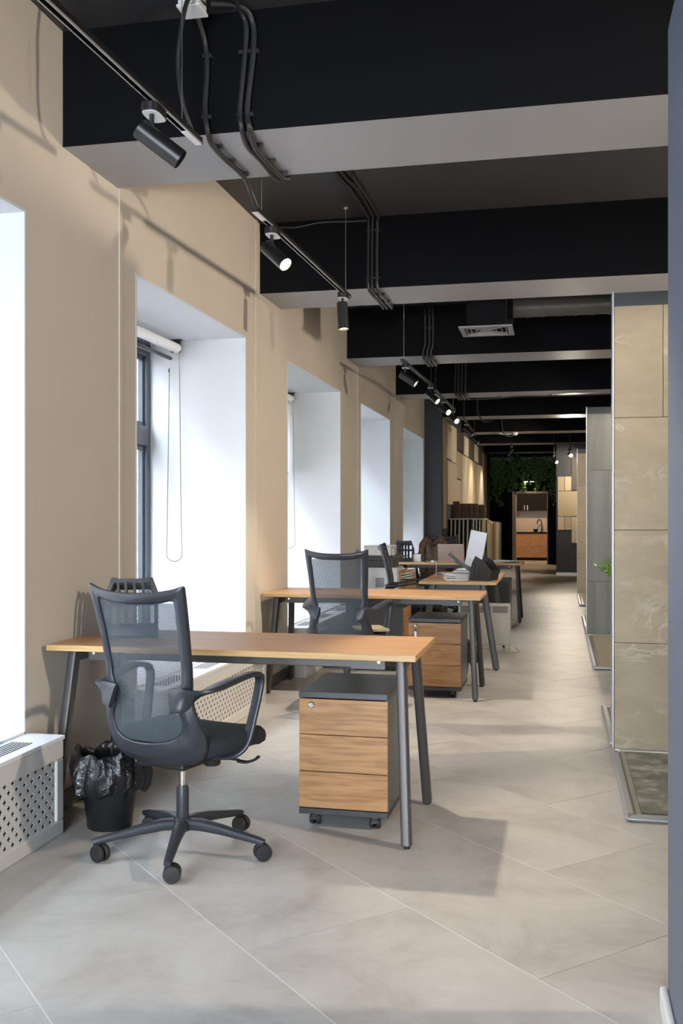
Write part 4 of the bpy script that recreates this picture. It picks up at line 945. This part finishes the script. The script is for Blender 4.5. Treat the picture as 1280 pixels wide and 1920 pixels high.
# white box and little things on the laptop desk
r = empty('white_carton', (-1.765, 12.45, .7225), R(5)); tag(r, 'small white box between file sorter and brown jacket', 'box'); B(-.05, .05, -.03, .03, 0, .095).build('carton', 'paper', r, bevel=.002); B(-.045, .045, -.024, .024, .095, .102).build('contents', 'printer_dark', r)
r = empty('tea_cup', (-1.68, 12.42, .7225)); tag(r, 'small dark cup next to the white box on the laptop desk', 'cup'); MB().lathe([(.02, 0), (.032, .05), (.033, .06), (.030, .06), (.018, .006)], 18).build('cup_body', 'printer_dark', r, smooth=True)
r = empty('charger_puck', (-1.545, 12.34, .7225)); tag(r, 'small white charger with a cord dangling off the laptop desk', 'charger'); MB().lathe([(.028, 0), (.03, .006), (.027, .022), (.0, .024)], 18).build('puck', 'white_plastic', r, smooth=True); MB().tube(cr([(.02, 0, .008), (.05, -.08, .006), (.055, -.145, .004), (.056, -.15, -.06), (.052, -.15, -.35)], 5), .003, 6).build('cord', 'white_plastic', r)

# brown leather jacket over the far chair's back (chair 4 faces the camera, back at y ~ 13.55)
r = empty('leather_jacket', (-1.645, 13.28, 0)); tag(r, 'brown leather jacket draped over a chair behind the laptop', 'jacket')
def fold(a, i): return .012 * math.sin(7 * a + i * .6) + .008 * math.sin(13 * a - i)
rg = []
for i, (z, wx, wy, cx_) in enumerate(((.44, .17, .08, 0), (.55, .19, .09, 0), (.70, .195, .095, .0), (.82, .185, .09, 0), (.92, .17, .075, 0), (.98, .14, .055, 0), (1.00, .10, .035, 0))):
    ring = []
    for k in range(56):
        a = 2 * math.pi * k / 56; c, s = math.cos(a), math.sin(a)
        x = (wx + fold(a, i)) * math.copysign(abs(c) ** .8, c); y = (wy + fold(a + 1, i)) * math.copysign(abs(s) ** .8, s)
        dip = -.055 * math.exp(-(x / .045) ** 2) if i >= 4 else 0
        ring.append(Vector((cx_ + x, y, z + dip + .03 * math.exp(-((abs(x) - .09) / .05) ** 2) * (i >= 4))))
    rg.append(ring)
MB().rings(rg).build('jacket_body', 'skin_leather', r, smooth=60)
for s, sw_ in ((-1, .09), (1, .08)):
    P = cr([(s * .10, -.03, .985), (s * .145, -.06, .93), (s * .165, -.09, .80), (s * .160, -.10, .66), (s * .15, -.095, .55)], 5)
    MB().sweep(P, [sw_ + .010 * math.sin(i * 1.3) for i in range(len(P))], [.075 + .010 * math.sin(i * 1.9) for i in range(len(P))], (1, 0, 0), n=16, e=.85).build('sleeve', 'skin_leather', r, smooth=60)
MB().sweep(cr([(-.085, -.055, .985), (-.045, -.075, .955), (0, -.08, .93), (.045, -.075, .955), (.085, -.055, .985)], 5), [.05] * 21, [.022] * 21, (0, .5, 1), n=12).build('collar', 'skin_leather', r, smooth=60)

# printer on white cabinet by the window wall
r = empty('side_cabinet', (-1.84, 10.30, 0)); tag(r, 'white side cabinet with slotted vent, carrying the dark printer', 'cabinet')
B(-.17, .17, .0, .42, .04, .745).build('body', 'white_laminate', r, bevel=.004); B(-.15, .15, .02, .4, 0, .04).build('plinth', 'printer_dark', r)
B(-.172, .172, -.002, .424, .735, .752).build('top_panel', 'white_plastic', r, bevel=.003)
B(.17, .176, .05, .40, .06, .72).build('side_door', 'cover_white', r, bevel=.002)
for q in range(6): B(-.062, .030, -.003, .001, .548 + q * .017, .556 + q * .017).build('vent_slot', 'dark_void', r)
r = empty('office_printer', (-1.87, 10.34, .752)); tag(r, 'dark office printer with white scanner lid beside the window wall', 'printer')
B(-.16, .15, .02, .38, 0, .075).build('body', 'printer_dark', r, bevel=.006); B(-.165, .20, .0, .39, .075, .105).build('output_tray', 'printer_dark', r, bevel=.005)
MB().prism([(-.17, .105), (.22, .105), (.26, .112), (.26, .118), (.10, .125), (-.17, .125)], .0, .38, Matrix(((1, 0, 0, 0), (0, 0, 1, 0), (0, 1, 0, 0), (0, 0, 0, 1)))).build('upper_tray', 'printer_dark', r)
B(-.165, .125, .01, .39, .125, .222).build('scanner_unit', 'white_plastic', r, bevel=.006); B(-.168, .128, .005, .395, .222, .230).build('scanner_lid', 'white_laminate', r, bevel=.003)
B(-.10, .02, .016, .022, .040, .048).build('front_slot', 'black_plastic', r); B(.13, .16, .02, .10, .13, .20).build('control_panel', 'cream_enamel', r, bevel=.003)
r = empty('paper_shelf', (-1.60, 10.42, 0)); tag(r, 'narrow open shelf stuffed with papers beside the printer cabinet', 'shelf')
for z in (.02, .38, .60): B(-.06, .06, .0, .36, z, z + .016).build('shelf_board', 'oak_edge', r)
B(-.06, -.048, .0, .36, 0, .72).build('side_panel', 'oak_edge', r); B(-.06, .06, .348, .36, 0, .72).build('back_panel', 'oak_edge', r)
rnd = random.Random(11)
for q in range(7):
    z = .40 + q * .022 if q < 4 else .62 + (q - 4) * .025
    o = B(-.055, .055, 0, .28, 0, .008, Matrix.Rotation(R(rnd.uniform(-14, 6)), 4, 'Y')).build('paper_bundle', 'paper'); o.location = (-1.595, 10.40 + rnd.uniform(0, .05), z + .012)
    tag(o, ['lowest', 'second lowest', 'third lowest', 'fourth', 'third highest', 'second highest', 'topmost'][q] + ' white paper bundle on the narrow shelf by the printer', 'papers', 'paper bundles on the narrow shelf')

# convector heater
r = empty('convector_heater', (-.71, 9.60, 0)); tag(r, 'cream convector heater on two feet under the lengthways desk', 'heater'); W2 = .25
B(-W2, W2, .006, .085, .055, .455).build('casing', 'cream_enamel', r, bevel=.012, seg=3)
for x0, x1 in ((-W2 + .02, -.075), (-.068, .068), (.075, W2 - .02)):
    gp = B(x0, x1, .003, .008, .365, .435).build('grille_panel', 'cream_enamel', r)
    for q in range(7): B(x0 + .004, x1 - .004, .0015, .0035, .370 + q * .0092, .3745 + q * .0092).build('slot', 'dark_void', gp)
for s in (-1, 1): 
    ft = MB(); ft.box(s * (W2 - .035) - .025, s * (W2 - .035) + .025, -.03, .12, 0, .018); ft.box(s * (W2 - .035) - .02, s * (W2 - .035) + .02, .01, .08, .018, .06); ft.build('foot', 'cream_enamel', r, bevel=.005)
MB().tube(cr([(.1, .06, .06), (.08, .0, .01), (.2, -.12, .006), (.33, -.02, .006), (.28, .3, .006)], 8), .004, 6).build('power_cord', 'cream_enamel', r)

# folded cardboard folder lying on the second chair's seat
r = empty('clipboard', (-1.27, 6.70, .512), R(25)); tag(r, 'beige flat folder lying on the seat of the second chair', 'folder'); B(-.10, .10, -.13, .13, 0, .018).build('cover', 'sample_tan', r, bevel=.003); B(.05, .085, -.10, -.06, .018, .022).build('clasp', 'steel', r, bevel=.002)

# ================================================================== TILE SAMPLE RACKS
def rack_board(name, lab, x, y, w_, d, z0, h, m_, rx=0, rz=0, grp='sample boards standing in the racks'):
    o = B(-w_ / 2, w_ / 2, -d / 2, d / 2, 0, h).build(name, m_, bevel=.003, seg=1); o.location = (x, y, z0); o.rotation_euler = (0, rx, rz); tag(o, lab, 'sample board', grp); return o
r = empty('sample_rack', (-1.62, 17.25, 0)); tag(r, 'near rack of upright tile boards against the charcoal wall', 'rack')
B(-.23, .36, -.35, .45, 0, .05).build('base', 'black_plastic', r); B(-.23, .36, .42, .45, .05, 1.24).build('back_panel', 'black_plastic', r); B(-.232, .36, -.34, .45, 1.245, 1.262).build('top_ledge', 'board_pale', r)
ORD = ['first', 'second', 'third', 'fourth', 'fifth', 'sixth', 'seventh', 'eighth', 'ninth', 'tenth']
for q, x in enumerate((-1.815, -1.745, -1.675, -1.605, -1.535, -1.435, -1.385, -1.33, -1.285)):
    rack_board('sample_board', ORD[q] + ' thin board from the wall in the near tile rack', x - .02, 17.22, .022, .6, .05, 1.19, 'board_pale' if q != 8 else 'board_gold', R(1.2))
r = empty('sample_rack', (-1.62, 21.6, 0)); tag(r, 'long far rack of gold-brown boards along the charcoal wall', 'rack')
B(-.23, .22, -3.3, 4.2, 0, .05).build('base', 'black_plastic', r); B(-.232, -.205, -3.3, 4.2, .05, 1.2).build('back_panel', 'black_plastic', r)
for q in range(10):
    y = 18.5 + q * .78; rack_board('sample_board', ORD[q] + ' gold-brown board of the far rack counted from the near rack', -1.635 + .006 * (q % 3), y, .40, .03, .05, 1.20 - .012 * q, ('board_gold', 'board_brown', 'board_gold', 'board_pale')[q % 4], 0, R(-4 + 3 * (q % 3)))
for q, (y, z1, w_) in enumerate(((16.95, .30, .10), (17.22, .26, .12), (17.42, .26, .10), (17.62, .26, .10), (17.85, .24, .12))):
    o = B(-.012, .012, -w_, w_, 0, z1).build('wood_plank', 'brown_plank', bevel=.003, seg=1); o.location = (-1.79 + q * .105, 17.45 + .02 * q, 1.263); o.rotation_euler = (R(0), R(-4), R(62)); tag(o, ORD[q] + ' dark brown plank standing on top of the near tile rack', 'plank', 'brown planks on the rack top')
for q in range(3):
    o = B(-.16, .16, -.07, .07, 0, .02).build('wood_plank', ('sample_tan', 'board_gold', 'sample_cream')[q], bevel=.002, seg=1); o.location = (-1.50 + .05 * q, 18.6 + q * .35, 1.30 - .03 * q); o.rotation_euler = (R(10), R(32), R(12)); tag(o, ('tan', 'gold-brown', 'cream')[q] + ' plank lying tilted across the tops of the far rack boards', 'plank', 'tilted planks on the far rack')

# ================================================================== PLANTS
def leaf(mb, p, d, n_, ln, w_):
    d = Vector(d).normalized(); n_ = Vector(n_); s = d.cross(n_).normalized(); n2 = s.cross(d); p = Vector(p)
    mb.add([p, p + d * ln * .45 + s * w_ / 2 + n2 * w_ * .12, p + d * ln - n2 * w_ * .1, p + d * ln * .45 - s * w_ / 2 + n2 * w_ * .12, p + d * ln * .45], [(0, 1, 4), (1, 2, 4), (2, 3, 4), (3, 0, 4)])
rnd = random.Random(21)
r = empty('hanging_ivy', (-.95, 27.2, 2.9)); tag(r, 'dark green ivy hanging above the kitchen doorway', 'ivy')
lf, vn = MB(), MB()
for q in range(85):
    x = rnd.uniform(-.9, .95); ln = rnd.uniform(.3, 1.0) ** 1.3 * (1.0 if -.6 < x < .6 else 1.35)
    if -.25 < x < .55: ln = min(ln, .85)
    p = Vector((x, rnd.uniform(-.35, .25), rnd.uniform(-.15, .0))); P = [p]
    for k in range(7): p = p + Vector((rnd.uniform(-.04, .04), rnd.uniform(-.04, .03), -ln / 7)); P.append(p)
    vn.tube(P, .006, 5)
    for k in range(26):
        t = rnd.random(); b_ = P[int(t * 7)]
        leaf(lf, b_ + Vector((rnd.uniform(-.05, .05), rnd.uniform(-.05, .05), rnd.uniform(-.06, .06))), (rnd.uniform(-1, 1), rnd.uniform(-1, .3), rnd.uniform(-1, .2)), (rnd.uniform(-.4, .4), -1, rnd.uniform(0, .8)), rnd.uniform(.06, .11), rnd.uniform(.045, .08))
vn.build('vine_stems', 'vine', r); lf.build('ivy_foliage', 'ivy_leaf', r, kind='stuff')
B(-.95, .98, .0, .3, -.1, .0).build('planter_shelf', 'black_plastic', r)
for q, x in enumerate((-.885, -.73)):
    o = empty('door_light', (x, 27.05, 2.235)); tag(o, ('window-side', 'room-side')[q] + ' small lit fitting hanging in the ivy above the doorway', 'lamp', 'small lit fittings above the doorway')
    MB().lathe([(.045, 0), (.045, .05), (.012, .06), (.006, .5)], 14).build('housing', 'track_black', o, smooth=True); MB().lathe([(.05, -.006), (.05, .0)], 14).build('lens', 'lamp_on', o)
r = empty('potted_plant', (.405, 6.20, .80)); tag(r, 'bright green leafy plant peeping out behind the beige slate wing wall', 'plant')
MB().lathe([(.05, 0), (.07, .10), (.072, .12), (.066, .12), (.06, .09)], 22).build('pot', 'pot_white', r, smooth=True); MB().lathe([(.062, .10), (.0, .105)], 18, cap=False).build('soil', 'soil', r)
lf, vn = MB(), MB()
for q in range(80):
    a = rnd.uniform(0, 6.28); el = rnd.uniform(.15, 1.3); d = Vector((math.cos(a) * math.cos(el), math.sin(a) * math.cos(el), math.sin(el))); ln = rnd.uniform(.13, .21); b0 = Vector((0, 0, .10)); tip = b0 + d * ln + Vector((0, 0, .02))
    vn.tube([b0, b0.lerp(tip, .6) + Vector((0, 0, .015)), tip], .0016, 5)
    for k in range(7):
        b_ = b0.lerp(tip, .45 + .08 * k); leaf(lf, b_, (rnd.uniform(-1, 1), rnd.uniform(-1, 1), rnd.uniform(-.5, .9)), (rnd.uniform(-.5, .5), rnd.uniform(-.5, .5), 1), rnd.uniform(.028, .045), rnd.uniform(.018, .028))
vn.build('stems', 'vine', r); lf.build('foliage', 'plant_leaf', r, kind='stuff')
r = empty('display_plinth', (.405, 6.20, .028)); tag(r, 'slim grey plinth under the bright green plant', 'plinth'); B(-.09, .09, -.09, .09, 0, .75).build('column_body', 'vent_grey', r, bevel=.003); B(-.10, .10, -.10, .10, .75, .772).build('top_plate', 'vent_grey', r, bevel=.003)
